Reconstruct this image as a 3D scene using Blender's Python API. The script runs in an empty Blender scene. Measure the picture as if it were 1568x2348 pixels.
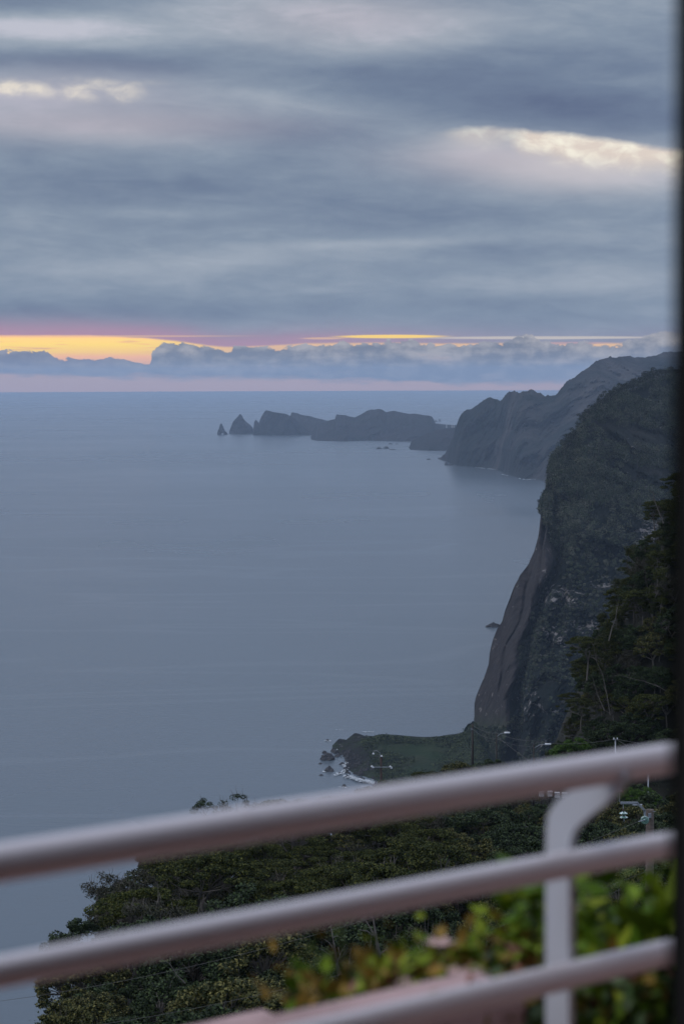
import bpy, math, random
import numpy as np
from mathutils import Vector, Matrix, noise as mn
R = math.radians
sc = bpy.context.scene
C = sc.collection

# ------------------------------------------------------------------ camera
CAMZ = 250.0
F = 4565.0                       # focal length in 1568 px wide units
PITCH, ROLL = R(3.885), R(0.2)
fwd = Vector((0, math.cos(PITCH), -math.sin(PITCH)))
rgt = Vector((math.cos(ROLL), 0, -math.sin(ROLL)))
rgt = (rgt - fwd * rgt.dot(fwd)).normalized()
upv = rgt.cross(fwd).normalized()
cd = bpy.data.cameras.new("camera"); cam = bpy.data.objects.new("camera", cd); C.objects.link(cam)
m = Matrix((rgt, upv, -fwd)).transposed().to_4x4(); m.translation = (0, 0, CAMZ)
cam.matrix_world = m
cd.sensor_fit = 'VERTICAL'; cd.sensor_height = 36; cd.lens = F / 2348 * 36
cd.clip_start = 0.05; cd.clip_end = 200000
cd.dof.use_dof = True; cd.dof.focus_distance = 400; cd.dof.aperture_fstop = 4.7
sc.camera = cam
CP = Vector((0, 0, CAMZ))

def ray(px, py):
    return fwd * F + rgt * (px - 784) + upv * (1174 - py)
def P(px, py, D):                # world point seen at (px,py), D metres ahead
    d = ray(px, py); return CP + d * (D / d.y)
def S(px, py, z=0.0):            # where that ray meets the level z
    d = ray(px, py); return CP + d * ((z - CAMZ) / d.z)
def onplane(px, py, p0, n):
    d = ray(px, py); return CP + d * ((p0 - CP).dot(n) / d.dot(n))
def AE(px, py):                  # azimuth, elevation in units of 1/F radian
    d = ray(px, py).normalized()
    return math.atan2(d.x, d.y) * F, math.asin(d.z) * F

# ------------------------------------------------------------------ node helpers
class X:
    def __init__(s, nt, v): s.nt, s.v = nt, v
    def _m(s, op, *a, clamp=False):
        n = s.nt.nodes.new('ShaderNodeMath'); n.operation = op; n.use_clamp = clamp
        for i, q in enumerate((s,) + a):
            q = q.v if isinstance(q, X) else q
            if isinstance(q, (int, float)): n.inputs[i].default_value = q
            else: s.nt.links.new(q, n.inputs[i])
        return X(s.nt, n.outputs[0])
    def __add__(s, o): return s._m('ADD', o)
    __radd__ = __add__
    def __mul__(s, o): return s._m('MULTIPLY', o)
    __rmul__ = __mul__
    def __sub__(s, o): return s._m('SUBTRACT', o)
    def __rsub__(s, o): return (s * -1.0) + o
    def exp(s): return s._m('EXPONENT')
    def clamp(s): return s._m('ADD', 0.0, clamp=True)
    def max(s, o): return s._m('MAXIMUM', o)
    def step(s, a, b):           # smoothstep a..b
        n = s.nt.nodes.new('ShaderNodeMapRange'); n.interpolation_type = 'SMOOTHSTEP'
        s.nt.links.new(s.v, n.inputs[0]); n.inputs[1].default_value = a; n.inputs[2].default_value = b
        return X(s.nt, n.outputs[0])
def xyz(nt, a, b, c=0.0):
    n = nt.nodes.new('ShaderNodeCombineXYZ')
    for i, q in enumerate((a, b, c)):
        if isinstance(q, X): nt.links.new(q.v, n.inputs[i])
        else: n.inputs[i].default_value = q
    return n.outputs[0]
def tnoise(nt, vec, scale=1, detail=3, rough=.5, dist=0.0):
    n = nt.nodes.new('ShaderNodeTexNoise'); n.inputs['Scale'].default_value = scale
    n.inputs['Detail'].default_value = detail; n.inputs['Roughness'].default_value = rough
    n.inputs['Distortion'].default_value = dist
    if vec is not None: nt.links.new(vec, n.inputs['Vector'])
    return X(nt, n.outputs['Fac'])
def mixc(nt, f, a, b):
    n = nt.nodes.new('ShaderNodeMix'); n.data_type = 'RGBA'
    for i, q in ((0, f), (6, a), (7, b)):
        if isinstance(q, X): q = q.v
        if isinstance(q, (int, float)): n.inputs[i].default_value = q
        elif isinstance(q, tuple): n.inputs[i].default_value = (*q[:3], 1)
        else: nt.links.new(q, n.inputs[i])
    return n.outputs[2]
def fcurve(nt, x, pts, x0, x1, y0, y1):
    n = nt.nodes.new('ShaderNodeFloatCurve')
    xx = (x - x0) * (1.0 / (x1 - x0))
    nt.links.new(xx.clamp().v, n.inputs['Value'])
    c = n.mapping.curves[0]
    q = [((a - x0) / (x1 - x0), (b - y0) / (y1 - y0)) for a, b in sorted(pts)]
    c.points[0].location = (0, q[0][1]); c.points[1].location = (1, q[-1][1])
    for a, b in q:
        if 0 < a < 1: c.points.new(a, b)
    for p in c.points: p.handle_type = 'VECTOR'
    n.mapping.update()
    return X(nt, n.outputs[0]) * (y1 - y0) + y0
def sstep(x, a, b): t_ = min(1, max(0, (x - a) / (b - a))); return t_ * t_ * (3 - 2 * t_)
def lin(r, g, b):
    return tuple(((c / 255 + .055) / 1.055) ** 2.4 if c > 10 else c / 255 / 12.92 for c in (r, g, b))

# ------------------------------------------------------------------ sky (world)
SUN_EL, SUN_AZ = R(42), R(-95)
w = bpy.data.worlds.new("World"); sc.world = w; w.use_nodes = True
nt = w.node_tree; nt.nodes.clear()
tc = nt.nodes.new('ShaderNodeTexCoord')
sp = nt.nodes.new('ShaderNodeSeparateXYZ'); nt.links.new(tc.outputs['Generated'], sp.inputs[0])
dx, dy, dz = (X(nt, sp.outputs[i]) for i in range(3))
az = dx._m('ARCTAN2', dy) * F
el = dz._m('ARCSINE') * F
sky = nt.nodes.new('ShaderNodeTexSky'); sky.sky_type = 'NISHITA'; sky.sun_disc = False
sky.sun_elevation = SUN_EL; sky.sun_rotation = SUN_AZ
bgN = nt.nodes.new('ShaderNodeBackground'); nt.links.new(sky.outputs[0], bgN.inputs[0]); bgN.inputs[1].default_value = 0.05

# the part of the sky with the drawn cloud forms, in azimuth / elevation
V = xyz(nt, az * (1 / 420.), el * (1 / 95.))
V2 = xyz(nt, az * (1 / 900.), el * (1 / 170.), 3.7)
V3 = xyz(nt, az * (1 / 46.), el * (1 / 30.), 9.1)
n1 = tnoise(nt, V, 1, 5, .5, .35) - .5
n2 = tnoise(nt, V2, 1, 3, .45, .3) - .5
n3 = tnoise(nt, V3, 1, 4, .6) - .5
def blob(px, py, sx, sy, rot=0.0, wob=0.0):
    a0, e0 = AE(px, py); c_, s_ = math.cos(rot), math.sin(rot)
    A = (az - a0); E_ = (el - e0)
    if wob: E_ = E_ + n1 * wob
    if rot:
        A, E_ = A * c_ + E_ * s_, E_ * c_ - A * s_
    u = A * (1 / sx); v = E_ * (1 / sy)
    return (u * u + v * v)._m('MULTIPLY', -1.0).exp()
n5 = tnoise(nt, xyz(nt, az * (1 / 170.) + el * (1 / 200.), el * (1 / 42.), 12.), 1, 5, .6, .6) - .5
n6 = tnoise(nt, xyz(nt, az * (1 / 60.), el * (1 / 26.), 15.), 1, 5, .65) - .5
t = n1 * .50 + n2 * .42 + n5 * .36 + n6 * .17 + .53
for amp, b in (
    (.30, blob(150, 82, 460, 42, -.02, 60)), (.38, blob(740, 40, 360, 64, -.06, 60)), (.22, blob(60, 55, 200, 20)),
    (-.42, blob(140, 138, 330, 30, -.02, 25)), (-.20, blob(0, 0, 260, 22)),
    (.40, blob(60, 215, 260, 40, 0, 30)), (.32, blob(160, 290, 330, 34, -.07, 20)),
    (-.22, blob(1000, 160, 420, 60, -.03, 50)), (-.34, blob(1270, 255, 360, 55, -.06, 40)),
    (-.15, blob(620, 300, 220, 24, 0, 20)), (.20, blob(620, 230, 180, 26, -.1, 20)),
    (.50, blob(1360, 395, 250, 40, -.05, 20)), (.30, blob(1130, 345, 190, 34, 0, 20)),
    (-.10, blob(250, 420, 400, 60, 0, 40)), (.16, blob(280, 487, 260, 15, 0, 14)),
    (.22, blob(830, 560, 300, 13, .02, 16)), (.14, blob(560, 530, 200, 14, 0, 18)),
    (-.16, blob(900, 500, 330, 28, .03, 24)), (.20, blob(480, 600, 420, 26, .06, 30)),
    (.14, blob(1350, 655, 330, 24, 0, 20)), (-.16, blob(200, 710, 700, 28, 0, 12)), (-.14, blob(60, 190, 130, 12)),
    (-.12, blob(1200, 570, 380, 24, 0, 24)), (.10, blob(900, 650, 500, 30, 0, 24))):
    t = t + b * amp
cr = nt.nodes.new('ShaderNodeValToRGB'); nt.links.new(t.clamp().v, cr.inputs[0])
els = cr.color_ramp.elements
els[0].position = 0; els[0].color = (*lin(94, 107, 135), 1)
els[1].position = 1; els[1].color = (*lin(192, 194, 206), 1)
for p_, c_ in ((.30, (113, 128, 151)), (.55, (134, 148, 166)), (.8, (160, 170, 183))):
    e_ = els.new(p_); e_.color = (*lin(*c_), 1)
up = cr.outputs[0]
warm = (blob(230, 285, 420, 40) * .55 + blob(1130, 360, 230, 40) * .5 + blob(800, 40, 260, 60) * .35 + blob(1300, 400, 220, 40) * .35).clamp()
up = mixc(nt, warm, up, lin(178, 168, 178))
# torn bright gaps in the cloud deck
n4 = tnoise(nt, xyz(nt, az * (1 / 60.), el * (1 / 34.), 5.), 1, 5, .54, .5)
def gap(poly_blobs, edge):
    g = None
    for b in poly_blobs: g = b if g is None else g._m('MAXIMUM', b)
    return g
g1 = gap([blob(55, 204, 95, 20, -.06), blob(180, 205, 70, 30) * .62, blob(285, 210, 52, 26) * .68, blob(240, 190, 160, 14) * .5], 0)
g1 = (g1 * ((n4 - .5) * 2.6 + 1.0)).step(.10, 1.25)
up = mixc(nt, blob(130, 212, 290, 52) * .7, up, lin(172, 170, 184))
up = mixc(nt, g1 * .9, up, lin(240, 230, 214))
a_l = fcurve(nt, az, [(AE(x_, 0)[0], AE(x_, y_)[1]) for x_, y_ in
      ((940, 300), (1010, 300), (1060, 292), (1120, 288), (1210, 296), (1300, 305), (1420, 320), (1520, 337), (1600, 345))], -60, 900, 300, 800)
a_b = fcurve(nt, az, [(AE(x_, 0)[0], AE(x_, y_)[1]) for x_, y_ in
      ((940, 300), (1010, 306), (1060, 326), (1120, 322), (1165, 318), (1190, 345), (1250, 352), (1300, 366), (1420, 380), (1520, 383), (1600, 388))], -60, 900, 300, 800)
wob = (n4 - .5) * 34
g2 = ((a_l - el) + wob * .45).step(-5, 13) * ((el - a_b) + wob).step(-26, 24)
g2 = g2 * (az.step(AE(960, 0)[0], AE(1090, 0)[0]) * .5 + az.step(AE(1165, 0)[0], AE(1225, 0)[0]) * .5)
halo = blob(1370, 385, 230, 42, -.05) * .75 + blob(1090, 325, 90, 24) * .4
up = mixc(nt, halo.clamp(), up, lin(205, 200, 202))
g2c = mixc(nt, (n4 - .42)._m('MULTIPLY', 3.2, clamp=True), lin(226, 212, 200), lin(255, 250, 232))
up = mixc(nt, g2, up, g2c)
# low sky behind the cloud bank: pink at the sea, peach, yellow
low = nt.nodes.new('ShaderNodeValToRGB'); le = low.color_ramp.elements
nt.links.new(((el + 40) * (1 / 180.)).clamp().v, low.inputs[0])
def lp(y): return (AE(300, y)[1] + 40) / 180
le[0].position = 0; le[0].color = (*[c * 1.25 for c in lin(234, 172, 144)], 1)
le[1].position = 1; le[1].color = (*lin(150, 135, 160), 1)
for y_, c_, k_ in ((868, (238, 178, 142), 1.15), (838, (250, 176, 120), 1.3), (818, (255, 180, 120), 1.3), (808, (255, 203, 92), 1.25), (790, (255, 212, 80), 1.3), (776, (255, 205, 100), 1.3), (768, (252, 180, 120), 1.2)):
    e_ = le.new(lp(y_)); e_.color = (*[q * k_ * 1.12 for q in lin(*c_)], 1)
# only warm and saturated towards the left; paler to the right
right = az.step(-500, -180)
lowc = mixc(nt, right * .85 * el.step(30, 60), low.outputs[0], lin(250, 196, 150))
streak = tnoise(nt, xyz(nt, az * (1 / 130.), el * (1 / 7.), 2.), 1, 3, .5)
lowc = mixc(nt, streak.step(.56, .70) * el.step(40, 60) * .55, lowc, lin(236, 178, 140))
# lower edge of the high stratus, with the purple-pink rim above the yellow
lb = [(AE(x_, 0)[0], AE(x_, y_)[1]) for x_, y_ in ((-200, 768), (0, 770), (200, 770), (330, 776), (400, 783), (470, 793), (520, 797), (620, 793), (690, 789), (780, 787),
      (900, 787), (1020, 789), (1100, 788), (1250, 787), (1420, 788), (1500, 784), (1700, 790))]
strat = fcurve(nt, az, lb, -1000, 950, -60, 160)
ms = (el - strat + n3 * 3).step(-2.5, 4)
rim = (el - strat + n5 * 14)._m('MULTIPLY', 1 / 32.)
rim = (rim * rim * -1.0).exp() * (1.0 - az.step(100, 500) * .65)
up2 = mixc(nt, rim * .95, up, mixc(nt, az.step(-300, 300), lin(190, 140, 162), lin(172, 146, 166)))
body = mixc(nt, ms, lowc, up2)
# slits of light in the rim (left end of the long one is yellow)
s1 = blob(895, 771.5, 135, 4.6, 0, 3).step(.25, .7)
s2 = blob(1240, 774.5, 330, 4.2, -.004, 3).step(.3, .75) * .75
s3 = blob(200, 771, 420, 3, 0, 2).step(.3, .8) * .5
body = mixc(nt, s2, body, lin(228, 214, 196))
body = mixc(nt, s1, body, tuple(q * 1.25 for q in lin(255, 212, 90)))
body = mixc(nt, s3, body, lin(255, 205, 150))
s4 = blob(1290, 787, 130, 4, 0, 3).step(.3, .8) * .7
s5 = blob(740, 776, 60, 3, 0, 4).step(.3, .8) * .7
body = mixc(nt, s5, body, lin(250, 200, 150))
body = mixc(nt, s4, body, lin(205, 160, 165))
# cumulus bank on the horizon
cb = [(AE(x_, 0)[0], AE(x_, y_)[1]) for x_, y_ in ((-200, 800), (0, 805), (60, 806), (104, 809), (112, 820), (200, 822), (260, 826), (320, 829), (338, 826), (344, 803), (360, 791), (385, 786),
      (410, 783), (424, 789), (450, 790), (500, 800), (560, 797), (640, 797), (680, 789), (740, 788), (850, 788), (930, 783), (1010, 790), (1100, 789), (1160, 782), (1185, 772), (1222, 772), (1245, 786),
      (1330, 788), (1430, 790), (1460, 780), (1500, 766), (1568, 760), (1700, 756))]
ctop = fcurve(nt, az, cb, -1000, 950, -60, 160)
lump = tnoise(nt, xyz(nt, az * (1 / 32.), el * (1 / 24.), 1.3), 1, 5, .58) - .5
lump2 = tnoise(nt, xyz(nt, az * (1 / 150.), el * (1 / 34.), 7.), 1, 4, .55) - .5
mc = (ctop - el + lump * 46 + n3 * 9).step(-1.5, 3.0)
cbase = [(AE(x_, 0)[0], AE(x_, y_)[1]) for x_, y_ in ((-200, 858), (0, 858), (300, 862), (420, 864), (600, 868), (750, 872), (900, 878), (1000, 880), (1150, 876), (1300, 870), (1500, 868), (1700, 868))]
cbot = fcurve(nt, az, cbase, -1000, 950, -60, 160)
mc2 = mc * (el - cbot + lump2 * 60).step(-10, 8)
bank = mixc(nt, (lump2 * 3.2 + lump * 2.4 + .5 - (ctop - el) * .004).clamp(), lin(118, 122, 134), lin(184, 178, 176))
bank = mixc(nt, ((ctop - el).step(18, 60) * (lump2 * 4.0 - .1).clamp() * .5), bank, lin(196, 162, 168))
bank = mixc(nt, (1.0 - az.step(-560, -400)) * .45, bank, lin(118, 118, 146))
body = mixc(nt, mc2 * (1.0 - (lump2 * 3 - .55).clamp() * .5), body, bank)
body = mixc(nt, el.step(-75, -42), (.10, .13, .18), body)
bgD = nt.nodes.new('ShaderNodeBackground'); nt.links.new(body, bgD.inputs[0]); bgD.inputs[1].default_value = 1.0
# the rest of the overcast sky: a soft deck, brighter overhead
ov = tnoise(nt, tc.outputs['Generated'], 2.3, 3, .5)
oc = mixc(nt, dz.step(.1, .8), lin(132, 145, 170), lin(196, 202, 216))
oc = mixc(nt, ov.step(.35, .7) * .4, oc, lin(150, 158, 178))
bgO = nt.nodes.new('ShaderNodeBackground'); nt.links.new(oc, bgO.inputs[0]); bgO.inputs[1].default_value = 1.0
addS = nt.nodes.new('ShaderNodeAddShader')
nt.links.new(bgN.outputs[0], addS.inputs[0]); nt.links.new(bgO.outputs[0], addS.inputs[1])
inview = (1.0 - az._m('ABSOLUTE').step(900, 1300)) * (1.0 - el.step(880, 1300)) * dy.step(0, .3)
mx = nt.nodes.new('ShaderNodeMixShader'); nt.links.new(inview.v, mx.inputs[0])
nt.links.new(addS.outputs[0], mx.inputs[1]); nt.links.new(bgD.outputs[0], mx.inputs[2])
wo = nt.nodes.new('ShaderNodeOutputWorld'); nt.links.new(mx.outputs[0], wo.inputs[0])
w.cycles.sampling_method = 'MANUAL'; w.cycles.sample_map_resolution = 512

sl = bpy.data.lights.new("sun", 'SUN'); sl.energy = 0.6; sl.angle = R(25); sl.color = (1, .93, .86)
so = bpy.data.objects.new("sun", sl); C.objects.link(so)
sd = Vector((math.sin(SUN_AZ) * math.cos(SUN_EL), math.cos(SUN_AZ) * math.cos(SUN_EL), math.sin(SUN_EL)))
so.rotation_euler = sd.to_track_quat('Z', 'Y').to_euler(); so.location = (-20, 10, CAMZ + 30)

sc.view_settings.view_transform = 'Standard'; sc.view_settings.look = 'None'
sc.view_settings.exposure = 0; sc.view_settings.gamma = 1
sc.render.engine = 'CYCLES'
cy = sc.cycles
cy.use_denoising = True; cy.max_bounces = 6; cy.diffuse_bounces = 2; cy.glossy_bounces = 2
cy.volume_bounces = 1; cy.transmission_bounces = 2; cy.caustics_reflective = False; cy.caustics_refractive = False
cy.sample_clamp_indirect = 4

# ------------------------------------------------------------------ object helpers
def tag(o, label=None, cat=None, group=None, kind=None):
    if label: o['label'] = label
    if cat: o['category'] = cat
    if group: o['group'] = group
    if kind: o['kind'] = kind
    return o
def empty(name, loc=(0, 0, 0), rz=0):
    o = bpy.data.objects.new(name, None); C.objects.link(o); o.location = loc; o.rotation_euler = (0, 0, rz); return o
def meshobj(name, verts, faces, mat, parent=None, smooth=False):
    me = bpy.data.meshes.new(name)
    verts = np.asarray(verts, dtype=np.float32).reshape(-1, 3)
    if isinstance(faces, np.ndarray):
        k = faces.shape[1]
        me.vertices.add(len(verts)); me.vertices.foreach_set('co', verts.ravel())
        me.loops.add(faces.size); me.loops.foreach_set('vertex_index', faces.astype(np.int32).ravel())
        me.polygons.add(len(faces)); me.polygons.foreach_set('loop_start', np.arange(0, faces.size, k, dtype=np.int32))
        me.update(calc_edges=True); me.validate()
    else:
        me.from_pydata([tuple(map(float, v)) for v in verts], [], faces)
    if smooth: me.polygons.foreach_set('use_smooth', [True] * len(me.polygons))
    if mat: me.materials.append(mat)
    o = bpy.data.objects.new(name, me); C.objects.link(o)
    if parent is not None: o.parent = parent
    return o
class MB:
    def __init__(s): s.v, s.f = [], []
    def add(s, v, f):
        k = len(s.v); s.v += [tuple(q) for q in v]; s.f += [tuple(i + k for i in g) for g in f]; return s
    def box(s, c, sz, rot=None, bev=0.0):
        c = Vector(c); x, y, z = (q / 2 for q in sz)
        if bev:
            b = bev; v = []
            for sx in (-1, 1):
                for sy in (-1, 1):
                    for sz_ in (-1, 1):
                        v += [(sx * (x - b), sy * (y - b), sz_ * z), (sx * (x - b), sy * y, sz_ * (z - b)), (sx * x, sy * (y - b), sz_ * (z - b))]
            import bmesh
            bm = bmesh.new(); [bm.verts.new(q) for q in v]; r = bmesh.ops.convex_hull(bm, input=bm.verts[:])
            bm.verts.index_update(); vv = [q.co.copy() for q in bm.verts]; ff = [[q.index for q in f.verts] for f in bm.faces]; bm.free()
        else:
            vv = [Vector((a, b_, c_)) for a in (-x, x) for b_ in (-y, y) for c_ in (-z, z)]
            ff = [(0, 1, 3, 2), (4, 6, 7, 5), (0, 4, 5, 1), (2, 3, 7, 6), (0, 2, 6, 4), (1, 5, 7, 3)]
        if rot is not None: vv = [rot @ q for q in vv]
        return s.add([q + c for q in vv], ff)
    def tube(s, pts, rad, n=8, caps=True):
        pts = [Vector(p) for p in pts]; rad = rad if isinstance(rad, (list, tuple)) else [rad] * len(pts)
        rings = []; ref = None
        for i, p in enumerate(pts):
            d = (pts[min(i + 1, len(pts) - 1)] - pts[max(i - 1, 0)]).normalized()
            if ref is None: ref = Vector((0, 0, 1)) if abs(d.z) < .9 else Vector((1, 0, 0))
            a = (ref - d * ref.dot(d)).normalized(); b = d.cross(a); ref = a
            rings.append([p + (a * math.cos(2 * math.pi * j / n) + b * math.sin(2 * math.pi * j / n)) * rad[i] for j in range(n)])
        v = [q for r_ in rings for q in r_]; f = []
        for i in range(len(pts) - 1):
            for j in range(n):
                k = (j + 1) % n; f.append((i * n + j, i * n + k, (i + 1) * n + k, (i + 1) * n + j))
        if caps: f.append(tuple(range(n))[::-1]); f.append(tuple((len(pts) - 1) * n + j for j in range(n)))
        return s.add(v, f)
    def lathe(s, prof, c, axis=(0, 0, 1), n=20):
        q = Vector((0, 0, 1)).rotation_difference(Vector(axis)); c = Vector(c); v = []; f = []
        for r_, z in prof:
            for j in range(n):
                a = 2 * math.pi * j / n; v.append(c + q @ Vector((r_ * math.cos(a), r_ * math.sin(a), z)))
        for i in range(len(prof) - 1):
            for j in range(n):
                k = (j + 1) % n; f.append((i * n + j, i * n + k, (i + 1) * n + k, (i + 1) * n + j))
        return s.add(v, f)
    def build(s, name, mat, parent=None, smooth=False):
        o = meshobj(name, s.v, s.f, mat, parent, False)
        if smooth:
            me = o.data
            me.polygons.foreach_set('use_smooth', [len(p.vertices) == 4 for p in me.polygons])
        return o
def copy_tree(o, parent=None):
    c = o.copy(); C.objects.link(c)
    if parent is not None: c.parent = parent
    for ch in list(o.children): copy_tree(ch, c)
    return c

# ------------------------------------------------------------------ materials
def mat(name, col, rough=.6, metal=0.0, var=None, scale=5.0, bump=0.0, island=None, objr=None, spec=.5, detail=4, trans=0):
    m_ = bpy.data.materials.new(name); m_.use_nodes = True; n_ = m_.node_tree
    b = n_.nodes['Principled BSDF']; b.inputs['Roughness'].default_value = rough; b.inputs['Metallic'].default_value = metal
    b.inputs['Specular IOR Level'].default_value = spec
    c_ = col
    geo = n_.nodes.new('ShaderNodeNewGeometry')
    if var or bump:
        co = n_.nodes.new('ShaderNodeTexCoord')
        nn = tnoise(n_, co.outputs['Object'], scale, detail, .6)
        if var: c_ = mixc(n_, nn.step(.35, .68), c_, var)
        if bump:
            bn = n_.nodes.new('ShaderNodeBump'); bn.inputs['Strength'].default_value = bump; bn.inputs['Distance'].default_value = .2 / scale
            n_.links.new(nn.v, bn.inputs['Height']); n_.links.new(bn.outputs[0], b.inputs['Normal'])
    if objr:
        oi = n_.nodes.new('ShaderNodeObjectInfo'); c_ = mixc(n_, X(n_, oi.outputs['Random']), c_, objr)
    if island:
        c_ = mixc(n_, X(n_, geo.outputs['Random Per Island'])._m('POWER', 2.2), c_, island)
    if isinstance(c_, tuple): b.inputs['Base Color'].default_value = (*c_, 1)
    else: n_.links.new(c_, b.inputs['Base Color'])
    return m_

M_rail = mat('silver_paint', (.78, .74, .77), .44, .25, spec=.5)
M_post = mat('grey_paint', (.55, .57, .62), .5)
M_frame = mat('black_frame', (.003, .004, .004), .9, spec=.0)
M_seal = mat('rubber', (.006, .006, .006), .8)
M_terra = mat('terracotta', (.50, .27, .21), .75, var=(.40, .20, .15), scale=3)
M_pink = mat('pink_render', (.55, .38, .37), .85, var=(.40, .27, .26), scale=9, bump=.3)
M_soil = mat('soil', (.03, .022, .016), .95)
M_wallm = mat('rendered_wall', (.60, .46, .42), .9, var=(.50, .38, .35), scale=4)
M_room = mat('room_wall', (.20, .17, .15), .9)
M_wood = mat('weathered_pole', (.12, .095, .08), .9, var=(.065, .05, .042), scale=14, bump=.5)
M_darkpole = mat('dark_pole', (.035, .03, .028), .8)
M_galv = mat('galvanised', (.33, .35, .38), .45, .6)
M_lampw = mat('lamp_white', (.75, .77, .80), .5)
M_wire = mat('wire', (.05, .05, .055), .6, .2)
M_concrete = mat('white_concrete', (.55, .55, .55), .9, var=(.38, .37, .36), scale=6)
M_asph = mat('asphalt', (.05, .05, .052), .9)
M_signw = mat('sign_white', (.45, .42, .42), .6); M_signr = mat('sign_red', (.25, .07, .06), .6); M_signk = mat('sign_black', (.02, .02, .02), .6)
M_bark = mat('bark', (.09, .08, .068), .9, var=(.045, .038, .032), scale=4, objr=(.15, .135, .12))
M_barkpale = mat('pale_bark', (.13, .115, .10), .9, var=(.07, .062, .055), scale=3)
M_glassins = bpy.data.materials.new('green_glass'); M_glassins.use_nodes = True
_b = M_glassins.node_tree.nodes['Principled BSDF']; _b.inputs['Base Color'].default_value = (.22, .42, .35, 1)
_b.inputs['Roughness'].default_value = .08; _b.inputs['Transmission Weight'].default_value = .5; _b.inputs['IOR'].default_value = 1.5
M_leaf = {
 'olive': mat('olive_leaves', (.022, .034, .007), .7, island=(.11, .112, .026), objr=(.012, .022, .008), spec=.12),
 'yellow': mat('yellow_green_leaves', (.026, .038, .010), .65, island=(.21, .19, .06), objr=(.010, .020, .008), spec=.18),
 'dark': mat('dark_leaves', (.008, .017, .006), .65, island=(.070, .105, .036), objr=(.014, .024, .010), spec=.2),
 'grey': mat('grey_leaves', (.020, .021, .013), .75, island=(.10, .095, .06), objr=(.014, .018, .010), spec=.15),
 'brown': mat('brown_leaves', (.045, .022, .013), .7, island=(.12, .05, .028), spec=.1),
 'bright': mat('bright_leaves', (.030, .065, .008), .6, island=(.10, .19, .025), spec=.2)}

# ------------------------------------------------------------------ sea
def water_material():
    m_ = bpy.data.materials.new('sea_water'); m_.use_nodes = True; n_ = m_.node_tree
    b = n_.nodes['Principled BSDF']; b.inputs['IOR'].default_value = 1.33
    co = n_.nodes.new('ShaderNodeTexCoord'); s_ = n_.nodes.new('ShaderNodeSeparateXYZ'); n_.links.new(co.outputs['Object'], s_.inputs[0])
    x_, y_ = X(n_, s_.outputs[0]), X(n_, s_.outputs[1])
    big = tnoise(n_, xyz(n_, x_ * (1 / 1800.), y_ * (1 / 900.)), 1, 4, .55, .6)
    mid = tnoise(n_, xyz(n_, x_ * (1 / 260.), y_ * (1 / 700.), 4.), 1, 3, .5, .4)
    st = tnoise(n_, xyz(n_, x_ * (1 / 1500.) + y_ * (1 / 4000.), y_ * (1 / 330.), 8.), 1, 3, .5, 1.2)
    line = 1.0 - (st - .5)._m('ABSOLUTE').step(.0, .03)
    rr = big * .26 + mid * .08 + .08 - line * .05 * big
    n_.links.new(rr.v, b.inputs['Roughness'])
    n_.links.new(mixc(n_, (big * .7 + line * .18 - .05).clamp(), (.075, .100, .122), (.13, .16, .185)), b.inputs['Base Color'])
    wv = tnoise(n_, xyz(n_, x_ * (1 / 9.) + y_ * (1 / 40.), y_ * (1 / 4.5)), 1, 4, .6)
    wv2 = tnoise(n_, xyz(n_, x_ * (1 / 70.), y_ * (1 / 30.), 3.), 1, 2, .5)
    bn = n_.nodes.new('ShaderNodeBump'); bn.inputs['Strength'].default_value = .25; bn.inputs['Distance'].default_value = 1.0
    n_.links.new((wv * 1.0 + wv2 * .8).v, bn.inputs['Height']); n_.links.new(bn.outputs[0], b.inputs['Normal'])
    return m_
v, f = [], []
rs = [0.] + list(np.geomspace(200, 35600, 24)); NS = 192
for r_ in rs[1:]:
    for j in range(NS): a = 2 * math.pi * j / NS; v.append((r_ * math.sin(a), r_ * math.cos(a), 0))
v.append((0, 0, 0))
for i in range(len(rs) - 2):
    for j in range(NS): k = (j + 1) % NS; f.append((i * NS + j, (i + 1) * NS + j, (i + 1) * NS + k, i * NS + k))
for j in range(NS): f.append((len(v) - 1, j, (j + 1) % NS))
sea = tag(meshobj('sea', v, f, water_material()), kind='structure')

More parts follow.
